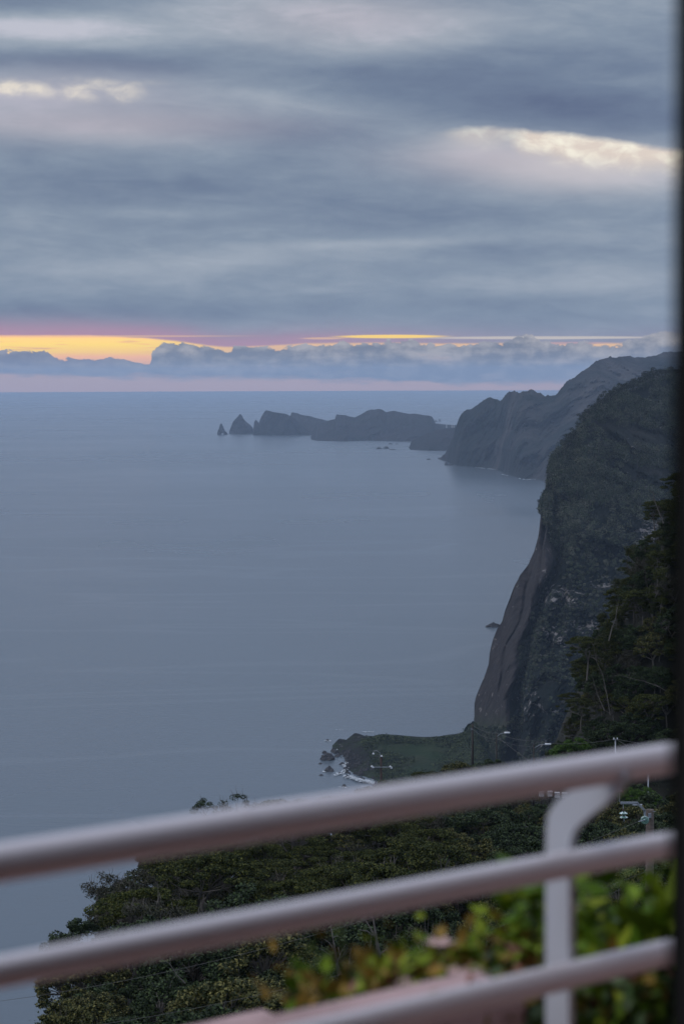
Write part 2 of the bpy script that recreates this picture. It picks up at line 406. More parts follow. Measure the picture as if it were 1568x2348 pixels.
# ------------------------------------------------------------------ lofted land forms
def rock_mat(name, rockA, rockB, green, greenamt, sc_=.02, attr=False, zsc=1.0):
    m_ = bpy.data.materials.new(name); m_.use_nodes = True; n_ = m_.node_tree
    b = n_.nodes['Principled BSDF']; b.inputs['Roughness'].default_value = .95; b.inputs['Specular IOR Level'].default_value = .1
    co = n_.nodes.new('ShaderNodeTexCoord'); mp = n_.nodes.new('ShaderNodeMapping'); mp.inputs['Scale'].default_value = (1, 1, zsc)
    n_.links.new(co.outputs['Object'], mp.inputs[0]); vec = mp.outputs[0]
    a = tnoise(n_, vec, sc_, 8, .65); g = tnoise(n_, vec, sc_ * .45, 6, .6, .5)
    f_ = tnoise(n_, vec, sc_ * 6, 5, .7)
    c_ = mixc(n_, a.step(.35, .65), rockA, rockB)
    c_ = mixc(n_, g.step(greenamt - .1, greenamt + .1), green, c_)
    c_ = mixc(n_, f_.step(.45, .75) * .5, c_, tuple(q * .45 for q in rockA))
    if attr:
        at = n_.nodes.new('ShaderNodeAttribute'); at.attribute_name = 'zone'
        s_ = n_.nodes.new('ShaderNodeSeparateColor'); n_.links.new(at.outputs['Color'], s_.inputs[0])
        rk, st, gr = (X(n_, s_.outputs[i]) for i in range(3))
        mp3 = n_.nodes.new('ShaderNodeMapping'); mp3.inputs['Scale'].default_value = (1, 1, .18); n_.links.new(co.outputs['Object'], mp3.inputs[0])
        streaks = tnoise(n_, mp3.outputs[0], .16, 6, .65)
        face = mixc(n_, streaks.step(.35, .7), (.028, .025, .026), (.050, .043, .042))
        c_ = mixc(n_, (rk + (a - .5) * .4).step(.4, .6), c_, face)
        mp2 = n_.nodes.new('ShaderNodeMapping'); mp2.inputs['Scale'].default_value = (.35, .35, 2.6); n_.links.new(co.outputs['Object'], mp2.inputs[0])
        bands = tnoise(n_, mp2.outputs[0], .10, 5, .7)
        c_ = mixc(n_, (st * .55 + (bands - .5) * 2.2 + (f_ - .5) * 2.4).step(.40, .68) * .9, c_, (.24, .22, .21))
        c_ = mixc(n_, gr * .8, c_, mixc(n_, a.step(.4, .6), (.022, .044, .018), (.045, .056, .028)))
    n_.links.new(c_, b.inputs['Base Color'])
    bn = n_.nodes.new('ShaderNodeBump'); bn.inputs['Strength'].default_value = .9; bn.inputs['Distance'].default_value = .25 / sc_
    n_.links.new((a + f_ * .35).v, bn.inputs['Height']); n_.links.new(bn.outputs[0], b.inputs['Normal'])
    return m_

def interp_cols(cols, nu):
    """cols: list of (px_t, py_t, D_t, px_b, py_b); resampled along px_t."""
    c = np.array(cols, float); s_ = np.concatenate([[0], np.cumsum(np.hypot(np.diff(c[:, 0]), np.diff(c[:, 1])) + .01)])
    q = np.linspace(0, s_[-1], nu); return [np.array([np.interp(u, s_, c[:, k]) for k in range(c.shape[1])]) for u in q]
def loft(name, cols, nu, nv, m_, back=250., amp=20., freq=.006, crest=1.0, prof=1.0, seed=0., extra=None, ampf=None, zone=None, zstretch=.35, label=None, kind='structure', cat=None, ends=True, zb=-2.0):
    cc = interp_cols(cols, nu); V_ = []; Z_ = []; front = []
    nb = max(4, nv // 4)
    for i, (pt, yt, Dt, pb, yb) in enumerate(cc):
        T = P(pt, yt, Dt); T.z = max(T.z, 1.0)
        B = S(pb, yb); B.z = zb
        col = []
        for j in range(nv + 1):
            t_ = j / nv; h = t_ ** prof
            p = Vector((B.x + (T.x - B.x) * h, B.y + (T.y - B.y) * h, B.z + (T.z - B.z) * t_))
            q = Vector((p.x, p.y, p.z * zstretch)) * freq + Vector((seed, 0, 0))
            g = mn.ridged_multi_fractal(q, .9, 2.1, 6, 1.0, 2.0) - 1.1
            g2_ = mn.fractal(q * 3.1, .8, 2.0, 5)
            e_ = min(1, (1 - t_) * 5) * min(1, t_ * 6 + .15)
            hn = Vector((T.x - B.x, T.y - B.y, 0)); hn = hn.normalized() if hn.length > 1 else Vector((0, 1, 0))
            d_ = amp * (g * .55 + g2_ * .5) * e_ * min(1, T.z / (amp * 2.5 + 1))
            if ampf: d_ *= ampf(p)
            if extra: d_ += extra(pt, yt, t_, p)
            p = p - hn * d_
            if j == nv: p.z += crest * mn.fractal(Vector((p.x, p.y, 0)) * .03, .7, 2, 4) * 3
            col.append(p)
            Z_.append(zone(p) if zone else (0, 0, 0))
        for j in range(1, nb + 1):
            t_ = j / nb
            p = Vector((T.x + 0.15 * back * t_, T.y + back * t_, T.z * (1 - t_) ** 1.0 + zb * t_))
            p.z += (0 if j == nb else 1) * mn.fractal(p * .01, .8, 2, 4) * amp * .2
            if j < nb: p.z = min(p.z, T.z - 2 * t_)
            col.append(p); Z_.append((0, 0, 0))
        V_ += col; front.append(col[:nv + 1])
    k = nv + nb + 1; f_ = []
    for i in range(len(cc) - 1):
        for j in range(k - 1):
            f_.append((i * k + j, (i + 1) * k + j, (i + 1) * k + j + 1, i * k + j + 1))
    if ends:
        f_.append(tuple(range(k))); f_.append(tuple((len(cc) - 1) * k + j for j in range(k))[::-1])
    o = meshobj(name, V_, f_, m_)
    if zone:
        ca = o.data.color_attributes.new('zone', 'FLOAT_COLOR', 'POINT')
        ca.data.foreach_set('color', np.array([(*z, 1) for z in Z_], dtype=np.float32).ravel())
    tag(o, label, cat, None, kind)
    return o, front

M_far = rock_mat('far_rock', (.030, .026, .026), (.014, .014, .015), (.014, .017, .014), .42, .01)
M_cliff = rock_mat('cliff_rock', (.090, .078, .072), (.018, .018, .020), (.006, .011, .009), .50, .008, zsc=.5)
def c4(x, y): return 439 + .72 * x, 721.3 + .72 * y
def c5(x, y): return 1003.5 + .36 * x, 784 + .36 * y
def zc(x, y): return (1050 + x * .4464) * .6272, (1480 + y * .4464) * .6272   # detail crop of the peninsula
def DS(px, py): return S(px, py).y

def colsz(crest, base, dd, mp):
    """crest [(x,y)] in crop units, base [(x,y)] waterline in crop units, dd metres the crest lies behind the waterline"""
    out = []; bx = [mp(*q)[0] for q in base]; by = [mp(*q)[1] for q in base]
    for q in crest:
        px, py = mp(q[0], q[1]); yb = float(np.interp(px, bx, by)); ddq = q[2] if len(q) > 2 else dd
        out.append((px, py, DS(px, yb) + ddq, px, yb))
    return out
# end island and its ridge, behind
loft('island', colsz([(196, 377), (200, 342), (205, 333), (209, 338), (215, 345), (222, 326), (230, 312), (238, 304), (250, 307), (262, 311), (280, 313), (300, 316), (330, 331), (350, 352), (385, 380)],
     [(190, 384), (300, 386), (390, 385)], 60, c4), 90, 16, M_far, 180, 22, .008, .6, 1.1, 3.)
loft('island', colsz([(260, 368), (290, 320), (316, 322), (318, 313), (322, 310), (340, 315), (345, 318), (370, 322), (400, 330), (430, 338), (470, 352), (540, 380)], [(250, 383), (540, 383)], 330, c4),
     90, 14, M_far, 200, 24, .006, .6, 1, 5.)
# the long island with its peaks
loft('island', colsz([(380, 398), (381, 384), (384, 378), (392, 364), (400, 352), (420, 343), (440, 337), (457, 333), (459, 325), (462, 317), (470, 319), (490, 320), (505, 325), (520, 327), (540, 317), (560, 306), (572, 303), (580, 303),
     (595, 300), (605, 302), (620, 311), (632, 308), (645, 306), (665, 311), (690, 316), (702, 315), (720, 317), (735, 320), (755, 321), (765, 325), (769, 336), (772, 345), (790, 352), (830, 368), (880, 380)],
     [(378, 399), (400, 402), (480, 404), (560, 402), (690, 405), (900, 405)], 520, c4), 220, 26, M_far, 400, 45, .005, .4, 1.3, 1.)
# low isthmus and the near shelf
loft('island', colsz([(700, 372), (770, 346), (782, 347), (800, 349), (820, 351), (842, 352), (870, 352), (930, 352)], [(690, 404), (940, 404)], 900, c4), 50, 12, M_far, 300, 30, .005, .3, 1., 7.)
loft('island', colsz([(692, 428), (694, 420), (700, 404), (715, 396), (735, 384), (760, 372), (800, 364), (850, 360), (900, 356)], [(690, 431), (720, 433), (800, 434), (900, 434)], 260, c4), 70, 16, M_far, 300, 30, .007, .3, 1.2, 11.)

# long coastal cliff range
crest = [(0, 744), (20, 738), (45, 712), (75, 660), (100, 600), (115, 540), (122, 518), (135, 480), (150, 455), (165, 440), (180, 429), (200, 426), (215, 420), (240, 404), (262, 394), (280, 384), (300, 366), (315, 354), (332, 350), (350, 359), (370, 366), (398, 373),
         (410, 358), (425, 340), (445, 322), (458, 319), (478, 312), (500, 317), (515, 321), (545, 313), (568, 310), (582, 304), (604, 304), (625, 313), (650, 326), (668, 338), (684, 344), (720, 341), (745, 338), (765, 322), (782, 300), (800, 280), (820, 256), (834, 243),
         (870, 218), (910, 194), (950, 165), (985, 144), (1000, 131), (1006, 122), (1024, 118), (1040, 107), (1070, 103), (1100, 97), (1140, 96), (1170, 90), (1200, 92), (1240, 93), (1280, 98), (1340, 93), (1375, 80), (1400, 73), (1450, 68), (1480, 62), (1560, 60), (1700, 60), (1900, 80)]
base = [(0, 747), (60, 762), (110, 786), (240, 799), (330, 808), (380, 815), (470, 850), (530, 869), (640, 878), (710, 896), (900, 915), (1400, 960), (1900, 1000)]
dd = lambda x: np.interp(x, [0, 150, 300, 600, 760, 1000, 1300, 1900], [20, 120, 260, 500, 620, 900, 1300, 1700])
cols = colsz([(x, y, float(dd(x))) for x, y in crest], base, 0, c5)
def spur(pt, yt, t_, p):         # big spurs running down to the left, as the range is cut
    u = (p.x * .0022 + p.y * .0005) - t_ * 1.5
    s_ = abs(((u * 1.6) % 1.0) - .5) * 2
    return 110 * (s_ - .5) * math.sin(math.pi * min(1, t_ * 1.05)) * min(1, max(0, (pt - 1040) / 120))
loft('hills', cols, 420, 60, M_cliff, 900, 120, .0042, 1.6, 1.0, 2., extra=spur, zstretch=.28)

# mid-distance wooded headland
hl = [(1086, 1650), (1090, 1630), (1087, 1615), (1091, 1598), (1102, 1570), (1112, 1545), (1120, 1520), (1122, 1496), (1128, 1470), (1137, 1446), (1151, 1423), (1157, 1402), (1168, 1377), (1180, 1342), (1191, 1317), (1212, 1290), (1224, 1263),
      (1234, 1228), (1241, 1213), (1243.5, 1190), (1244, 1165), (1243, 1150), (1247, 1139), (1258, 1126), (1260, 1108), (1262, 1085), (1266, 1060), (1276, 1042), (1288, 1025), (1302, 1014), (1322, 997), (1328, 975), (1337, 955), (1360, 943), (1380, 926),
      (1396, 912), (1420, 900), (1436, 892), (1455, 890), (1478, 874), (1508, 861), (1520, 858), (1560, 856), (1620, 850), (1720, 845), (1900, 840)]
hD = lambda x: np.interp(x, [1086, 1150, 1243, 1330, 1450, 1568, 1900], [1400, 1440, 1520, 1640, 1800, 1950, 2100])
hbx = lambda x: np.interp(x, [1086, 1120, 1243, 1330, 1568, 1900], [1086, 1105, 1180, 1270, 1560, 1950])
hby = lambda x: np.interp(x, [1086, 1120, 1243, 1330, 1568, 1900], [1694, 1720, 1800, 1850, 1900, 1950])
cols = [(x, y, float(hD(x)), float(hbx(x)), float(hby(x))) for x, y in hl]
crv = np.array([(1100, 1240), (1140, 1252), (1264, 1264), (1328, 1257), (1372, 1236), (1408, 1217), (1472, 1206), (1498, 1199), (1552, 1184), (1606, 1176), (1732, 1163), (1900, 1150)], float)
# crevice polyline stored as (y, x)
def to_px(p):
    d = p - CP; z_ = d.dot(fwd); return 784 + d.dot(rgt) / z_ * F, 1174 - d.dot(upv) / z_ * F
def hextra(pt, yt, t_, p):
    px, py = to_px(p); cx_ = float(np.interp(py, crv[:, 0], crv[:, 1])) + 5 * math.sin(py * .05)
    q = px - cx_
    r_ = -60 * math.exp(-((q - 9) / 12.) ** 2) + 16 * math.exp(-((q + 14) / 22.) ** 2) - 16 * math.exp(-((q - 60) / 14.) ** 2) * sstep(py, 1330, 1370) - 8 * math.exp(-((q + 34 + 8 * math.sin(py * .03)) / 4.) ** 2) - 14 * math.exp(-((q - 112) / 16.) ** 2) * sstep(py, 1300, 1400)
    return r_ * min(1, (1 - t_) * 6)
def hamp(p):
    px, py = to_px(p); cx_ = float(np.interp(py, crv[:, 0], crv[:, 1]))
    return .30 + .70 * sstep(px, cx_ - 14, cx_ + 10)
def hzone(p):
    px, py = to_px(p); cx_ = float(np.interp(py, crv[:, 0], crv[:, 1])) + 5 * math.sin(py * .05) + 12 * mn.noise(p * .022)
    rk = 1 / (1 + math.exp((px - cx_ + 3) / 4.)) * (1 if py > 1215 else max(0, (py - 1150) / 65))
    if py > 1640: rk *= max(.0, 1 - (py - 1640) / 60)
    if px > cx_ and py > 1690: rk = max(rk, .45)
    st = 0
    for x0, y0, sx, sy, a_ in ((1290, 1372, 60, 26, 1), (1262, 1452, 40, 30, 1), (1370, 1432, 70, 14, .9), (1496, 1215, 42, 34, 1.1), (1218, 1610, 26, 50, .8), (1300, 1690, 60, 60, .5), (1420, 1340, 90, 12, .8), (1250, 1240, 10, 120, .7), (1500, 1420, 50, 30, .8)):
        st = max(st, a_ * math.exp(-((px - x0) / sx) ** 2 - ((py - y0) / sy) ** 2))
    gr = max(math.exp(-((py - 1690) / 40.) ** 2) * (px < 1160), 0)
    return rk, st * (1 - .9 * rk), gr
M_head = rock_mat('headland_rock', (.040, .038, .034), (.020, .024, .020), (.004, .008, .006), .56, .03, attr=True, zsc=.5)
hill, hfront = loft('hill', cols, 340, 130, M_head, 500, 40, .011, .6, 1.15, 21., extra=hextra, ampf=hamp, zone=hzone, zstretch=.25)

# ------------------------------------------------------------------ low grassy point
pc = [(762, 1722, 765, 1724), (770, 1716, 768, 1732), (780, 1711, 785, 1739), (795, 1706, 797, 1750), (815, 1702, 792, 1772), (830, 1697, 805, 1780), (845, 1694, 822, 1785), (862, 1690, 845, 1790), (880, 1688, 860, 1794), (905, 1690, 872, 1806), (930, 1692, 885, 1822),
      (965, 1695, 905, 1850), (1000, 1693, 940, 1880), (1045, 1688, 990, 1910), (1062, 1680, 1040, 1930), (1075, 1664, 1080, 1950), (1088, 1655, 1120, 1970), (1110, 1690, 1170, 1990), (1150, 1740, 1240, 2010), (1220, 1790, 1330, 2040), (1320, 1830, 1450, 2080)]
cols = []
for xt, yt, xb, yb in pc:
    cols.append((xt, yt, float(np.interp(xt, [762, 800, 880, 1000, 1062, 1088, 1320], [1335, 1325, 1300, 1310, 1335, 1372, 1300])), xb, yb))
M_point = rock_mat('point_ground', (.026, .024, .024), (.014, .014, .016), (.030, .044, .020), .5, .03, attr=True)
def pzone(p):
    px, py = to_px(p)
    sh = 1 / (1 + math.exp(-(px - 835 - (py - 1700) * .75) / 14.))
    return 0, 0, sh * .9
pt_, pfront = loft('ground', cols, 260, 90, M_point, 60, 14, .035, .9, .9, 33., zone=pzone, zstretch=1., zb=-1)

# ------------------------------------------------------------------ sea rocks and stacks
random.seed(5)
M_rock = mat('wet_rock', (.016, .015, .017), .7, var=(.055, .050, .050), scale=.3, bump=.6)
M_foam = mat('foam', (.72, .75, .78), .9, var=(.40, .45, .48), scale=.5)
def rock(name, px, py, wpx, hpx, label, cat, m_=None, peak=0.5, seed=1, group=None, deep=1.0):
    """noisy boulder seen wpx wide, hpx high with its foot at (px,py)"""
    B = S(px, py); k = (B - CP).length / F; W, H = wpx * k, hpx * k
    import bmesh
    bm = bmesh.new(); bmesh.ops.create_icosphere(bm, subdivisions=4, radius=1)
    for v_ in bm.verts:
        c_ = v_.co.copy(); n_ = mn.fractal(c_ * 1.6 + Vector((seed * 7.1, 0, 0)), .7, 2.1, 5)
        r_ = 1 + .32 * n_ + .12 * mn.ridged_multi_fractal(c_ * 2.3 + Vector((0, seed, 0)), .8, 2, 4, 1, 2)
        c_ *= r_ * .92
        zz = max(c_.z, -.25); tp = 1 - peak * max(0, zz)
        v_.co = Vector((c_.x * W / 2 * tp, c_.y * W / 2 * deep * tp, zz * H))
    me = bpy.data.meshes.new(name); bm.to_mesh(me); bm.free(); me.materials.append(m_ or M_rock)
    o = bpy.data.objects.new(name, me); C.objects.link(o); o.location = (B.x, B.y, 0)
    tag(o, label, cat, group); return o
def r7(x, y): return 689.9 + .32 * x, 1599.4 + .32 * y
GR = 'dark rocks in the surf off the grassy point'
near_rocks = [
 (468, 307, 50, 30, 'peaked dark rock standing alone just behind the tip of the grassy point', .55),
 (190, 308, 24, 8, 'small low rock with a foam ring, farthest out on the seaward side', .3),
 (168, 398, 34, 14, 'flat dark rock just above the big square rock off the point', .3),
 (190, 443, 90, 38, 'big square flat-topped rock in the water left of the point', .12),
 (138, 475, 26, 7, 'tiny low rock below and left of the big square rock', .3),
 (260, 424, 38, 11, 'low dark rock between the big square rock and the shore', .3),
 (296, 480, 42, 14, 'wide low rock in the bay of foam beside the shore', .3),
 (338, 494, 26, 12, 'small rock touching the shore just above the round rock', .3),
 (204, 526, 68, 27, 'large sloping rock with foam at its left side', .5),
 (324, 517, 40, 22, 'round dark rock close to the shore', .3),
 (146, 558, 30, 8, 'small flat rock below the large sloping rock', .3),
 (278, 545, 20, 11, 'small round rock left of the lowest shore boulders', .3),
 (332, 571, 28, 14, 'rock in white foam at the corner of the shore', .3),
 (310, 637, 36, 13, 'lone low rock nearest the railing in open water', .4),
 (436, 601, 26, 8, 'thin flat rock awash in the bright foam', .3),
 (538, 637, 54, 24, 'large round boulder at the foot of the shore beside the foam', .3),
 (538, 656, 34, 10, 'half drowned rock right below the large round boulder', .2),
 (300, 365, 62, 18, 'long dark reef rock joining the tip of the point', .3),
 (380, 345, 40, 16, 'blocky rock at the upper end of the shore rocks', .3),
 (240, 390, 50, 12, 'jagged low rock at the outermost tip of the reef', .3),
 (235, 361, 20, 5, 'tiny rock in the foam above the reef tip', .3),
 (455, 613, 22, 6, 'small awash rock at the right end of the bright foam', .3)]
for i, (x, y, ww, hh, lb_, pk) in enumerate(near_rocks):
    rock('sea_rock', *r7(x, y), ww * .32, hh * .32 * 1.12, lb_, 'rock', None, pk, i + 1, GR)
# boulders making up the broken shore
nb_b = 0
while nb_b < 130:
    i = random.randrange(len(pfront)); j = int(random.random() ** 1.5 * 60); p = pfront[i][j]; px, py = to_px(p)
    if px > 905 or py > 1800 or px > 822 + (1760 - py) * -.5 + 26 + 40 * random.random(): continue
    k = (p - CP).length / F; sz = random.uniform(3.5, 13) * (1 if px < 830 else .7)
    o = rock('shore_boulder', px, max(py, 1690), sz, sz * random.uniform(.4, .8), 'dark boulder in the jumbled rocky edge of the grassy point', 'boulder', None, random.uniform(.1, .5), 40 + nb_b, 'jumbled boulders along the rocky shore')
    o.location = (p.x, p.y, p.z - .1 * sz * k); o.rotation_euler.z = random.uniform(0, 6); nb_b += 1
# farther out
rock('sea_rock', *r7(0, 0), 1, 1, 'x', 'x', None, .3, 99).name = 'sea_rock'
bpy.data.objects.remove(bpy.data.objects[-1]) if False else None
for o in [o for o in C.objects if o.get('label') == 'x']: bpy.data.objects.remove(o)
M_farrock = mat('far_sea_rock', (.05, .045, .04), .9, var=(.03, .03, .028), scale=.02)
rock('sea_rock', 1131, 1437.5, 34, 9, 'long low rock alone in open water beside the steep brown cliff', 'rock', M_rock, .5, 71, None, .4)
G3 = 'low reef rocks off the long island'
for i, (x, y, ww, hh, lb_) in enumerate([(750, 361, 54, 12, 'leftmost of the low reef rocks in front of the long island'), (808, 359, 50, 15, 'humped middle rock of the low reef in front of the long island'),
    (860, 369, 56, 7, 'flat rock at the right end of the low reef'), (844, 323, 40, 8, 'left of two tiny rocks behind the low reef'), (896, 323, 24, 5, 'right of two tiny rocks behind the low reef')]):
    rock('sea_rock', *zc(x, y), ww * .28, hh * .28, lb_, 'rock', M_farrock, .3, 80 + i, G3, .5)
rock('sea_rock', *zc(1157, 448), 36 * .28, 6 * .28, 'flat dark rock in the water off the tip of the cliff range', 'rock', M_farrock, .2, 91, None, .5)
rock('sea_rock', *zc(1302, 492), 32 * .28, 32 * .28, 'pointed rock at the foot of the cliff range tip', 'rock', M_farrock, .8, 92, None, .8)
rock('sea_rock', *zc(1336, 495), 36 * .28, 12 * .28, 'low rock beside the pointed rock under the cliffs', 'rock', M_farrock, .3, 93, None, .6)
rock('sea_stack', *zc(1246, 136), 14 * .28, 26 * .28, 'tiny needle of rock on the horizon side right of the long island', 'sea stack', M_farrock, .85, 94)
rock('sea_rock', *zc(1212, 139), 34 * .28, 12 * .28, 'tiny low rock at the right foot of the long island', 'rock', M_farrock, .3, 95)
# sea stacks at the end of the chain, built as thick silhouettes with rough faces
def stack(name, outline, depth, label, hole=None, seed=0):
    pts = [c4(*q) for q in outline]; yb = max(q[1] for q in pts); D0 = DS(pts[0][0], yb)
    import bmesh
    n_ = 13; bm = bmesh.new(); half = len(pts)
    # rows of left and right edges by height
    ys = np.array([q[1] for q in pts]); ti = int(ys.argmin())
    L = pts[:ti + 1]; Rr = pts[ti:]
    lv = [q[1] for q in L][::-1]; lx = [q[0] for q in L][::-1]; rv = [q[1] for q in Rr]; rx = [q[0] for q in Rr]
    NH, NW = 26, 22; grid = []
    for i in range(NH + 1):
        y = yb + (ys.min() - yb) * i / NH
        a = np.interp(y, lv, lx); b = np.interp(y, rv, rx); row = []
        for j in range(NW):
            th = 2 * math.pi * j / NW
            cx_ = (a + b) / 2 + (b - a) / 2 * math.cos(th)
            dep = depth * (.25 + .75 * (1 - i / NH)) * math.sin(th) * .5
            p = P(cx_, y, D0 + depth / 2 + dep)
            if 0 < i < NH: p += Vector((0, 1, 0)) * mn.fractal(p * .03, .7, 2, 4) * 12
            row.append(p)
        grid.append(row)
    vv = [p for r_ in grid for p in r_]; ff = []
    for i in range(NH):
        for j in range(NW):
            k = (j + 1) % NW; ff.append((i * NW + j, i * NW + k, (i + 1) * NW + k, (i + 1) * NW + j))
    ff.append(tuple(range(NW))[::-1]); ff.append(tuple(NH * NW + j for j in range(NW)))
    o = meshobj(name, vv, ff, M_far); tag(o, label, 'sea stack')
    return o
s_a = stack('sea_stack', [(82, 383), (84, 372), (88, 362), (91, 350), (95, 346), (99, 352), (103, 360), (107, 370), (112, 374), (117, 383)], 55, 'small sea arch stack at the far left end of the island chain')
# the arch opening is cut through with a boolean so the sea shows behind
hp = P(*c4(99.5, 381), DS(*c4(99.5, 384))); kk = (hp - CP).length / F
cut = MB().tube([P(*c4(99.5, 381), hp.y - 100), P(*c4(99.5, 381), hp.y + 250)], 3.2 * .72 * kk, 12).build('cut', None)
for v_ in cut.data.vertices: v_.co.z = (v_.co.z - 4) * 1.9 + 4
bo = s_a.modifiers.new('b', 'BOOLEAN'); bo.operation = 'DIFFERENCE'; bo.object = cut; bo.solver = 'EXACT'
dg = bpy.context.evaluated_depsgraph_get(); nm = bpy.data.meshes.new_from_object(s_a.evaluated_get(dg))
s_a.modifiers.clear(); s_a.data = nm; bpy.data.objects.remove(cut)
stack('sea_stack', [(119, 381), (121, 372), (126, 358), (132, 342), (139, 334), (147, 326), (151, 321), (155, 316), (160, 320), (164, 328), (168, 334), (176, 343), (186, 350), (194, 358), (198, 366), (200, 381)], 160,
      'tall pointed sea stack between the small arch and the end island')

# surf: thin torn sheets of foam lying on the water
def foam(label, pts, wpx, n, seed, mp, sz=1.0):
    rr = random.Random(seed); mb = MB()
    q = np.array([mp(*p) for p in pts]); s_ = np.concatenate([[0], np.cumsum(np.hypot(*np.diff(q, axis=0).T))])
    for i in range(n):
        u = rr.random() * s_[-1]; x = np.interp(u, s_, q[:, 0]); y = np.interp(u, s_, q[:, 1])
        g = rr.gauss(0, .5); x += g * wpx * .8; y += rr.gauss(0, .35) * wpx
        c_ = S(x, y, .25 + .002 * i); k = (c_ - CP).length / F
        a = rr.uniform(.8, 2.6) * k * sz; b = a * rr.uniform(.9, 2.4); m__ = 9; th = rr.uniform(-.5, .5)
        ring = []
        for j in range(m__):
            f_ = 2 * math.pi * j / m__; r_ = rr.uniform(.5, 1.1); X_, Y_ = a * 1.6 * r_ * math.cos(f_), b * r_ * math.sin(f_)
            ring.append(c_ + Vector((X_ * math.cos(th) - Y_ * math.sin(th), X_ * math.sin(th) + Y_ * math.cos(th), 0)))
        mb.add(ring, [tuple(range(m__))])
    o = mb.build('sea_foam', M_foam); tag(o, label, 'foam', None, 'stuff'); return o
foam('white surf breaking along the rocky tip', [(235, 375), (300, 352), (340, 350), (390, 335)], 3.5, 110, 1, r7, .75)
foam('white surf in the notch of the shore', [(330, 425), (385, 440), (350, 462), (300, 478), (330, 505), (290, 540), (240, 552)], 4.6, 240, 2, r7, .75)
foam('bright surf band along the lower shore', [(310, 560), (350, 565), (400, 585), (470, 596), (530, 612)], 5.2, 420, 3, r7, .8)
foam('thin foam patches around the outer rocks', [(170, 311), (215, 311)], 1.2, 14, 4, r7, .6)
foam('foam ring of the rock behind the point', [(440, 246), (518, 247)], 1.4, 30, 5, r7, .6)
foam('foam beside the sloping rock', [(155, 527), (175, 531)], 1.6, 14, 6, r7, .7)
foam('foam trail near the lone rock', [(270, 640), (325, 643)], 1.5, 16, 7, r7, .6)
foam('thin foam trail beside the awash rock', [(430, 635), (470, 638)], 1.2, 14, 8, r7, .6)
foam('surf line at the foot of the cliff range', [(240, 798), (270, 802), (330, 808), (410, 815)], .6, 90, 9, c5, .8)
foam('short surf line right of the first cliff surf', [(405, 842), (445, 852)], .5, 26, 10, c5, .6)
foam('surf line below the right end of the cliff range', [(510, 868), (560, 877), (610, 874), (660, 874)], .6, 70, 11, c5, .7)
foam('far surf in front of the long island', [(640, 297), (690, 299), (760, 301), (880, 302), (990, 302)], .3, 60, 12, zc, .5)
foam('far surf at the near shelf', [(1010, 369), (1050, 373), (1150, 374), (1230, 374)], .3, 50, 13, zc, .5)
foam('far surf left of the long island', [(60, 288), (110, 288), (150, 287)], .3, 24, 14, zc, .5)
foam('thin foam far out in the bay', [(245, 230), (300, 232)], .8, 8, 15, r7, .5)

# pale masts on the isthmus
for i, x in enumerate((1303, 1346, 1362)):
    p0 = P(*zc(x, 188), 8200); p1 = P(*zc(x, 166), 8200)
    o = empty('mast', p0); L = (p1 - p0).length
    MB().tube([(0, 0, 0), (0, 0, L)], [2.2, 1.3], 8).build('pole', M_concrete, o); MB().box((0, 0, L), (4, 4, 3)).build('head', M_concrete, o)
    tag(o, ['leftmost pale mast on the low isthmus, standing apart', 'middle pale mast on the low isthmus, left of a close pair', 'rightmost pale mast on the low isthmus beside the cliff'][i], 'mast', 'pale masts on the isthmus')

# ------------------------------------------------------------------ foliage makers
def leaves(cent, size, rng, up=.5, aspect=.7):
    """diamond shaped leaf faces at the given centres"""
    n_ = len(cent); nr = rng.normal(size=(n_, 3)); nr[:, 2] = np.abs(nr[:, 2]) + up; nr /= np.linalg.norm(nr, axis=1)[:, None]
    a = rng.normal(size=(n_, 3)); a -= nr * (a * nr).sum(1)[:, None]; a /= np.linalg.norm(a, axis=1)[:, None]; b = np.cross(nr, a)
    s_ = size * rng.uniform(.6, 1.25, n_)[:, None]
    v_ = np.stack([cent - a * s_ * .5, cent + b * s_ * aspect * .5 - nr * s_ * .08, cent + a * s_ * .5, cent - b * s_ * aspect * .5 - nr * s_ * .08], 1).reshape(-1, 3)
    f_ = np.arange(n_ * 4).reshape(-1, 4); return v_, f_
def pads(pc_, pr, per, rng, flat=.6):
    """points filling ellipsoid pads"""
    out = []
    for c_, r_ in zip(pc_, pr):
        q = rng.normal(size=(per, 3)); q /= np.linalg.norm(q, axis=1)[:, None]; q *= (rng.uniform(.35, 1, per) ** .6)[:, None] * r_; q[:, 2] *= flat
        out.append(c_ + q)
    return np.concatenate(out)
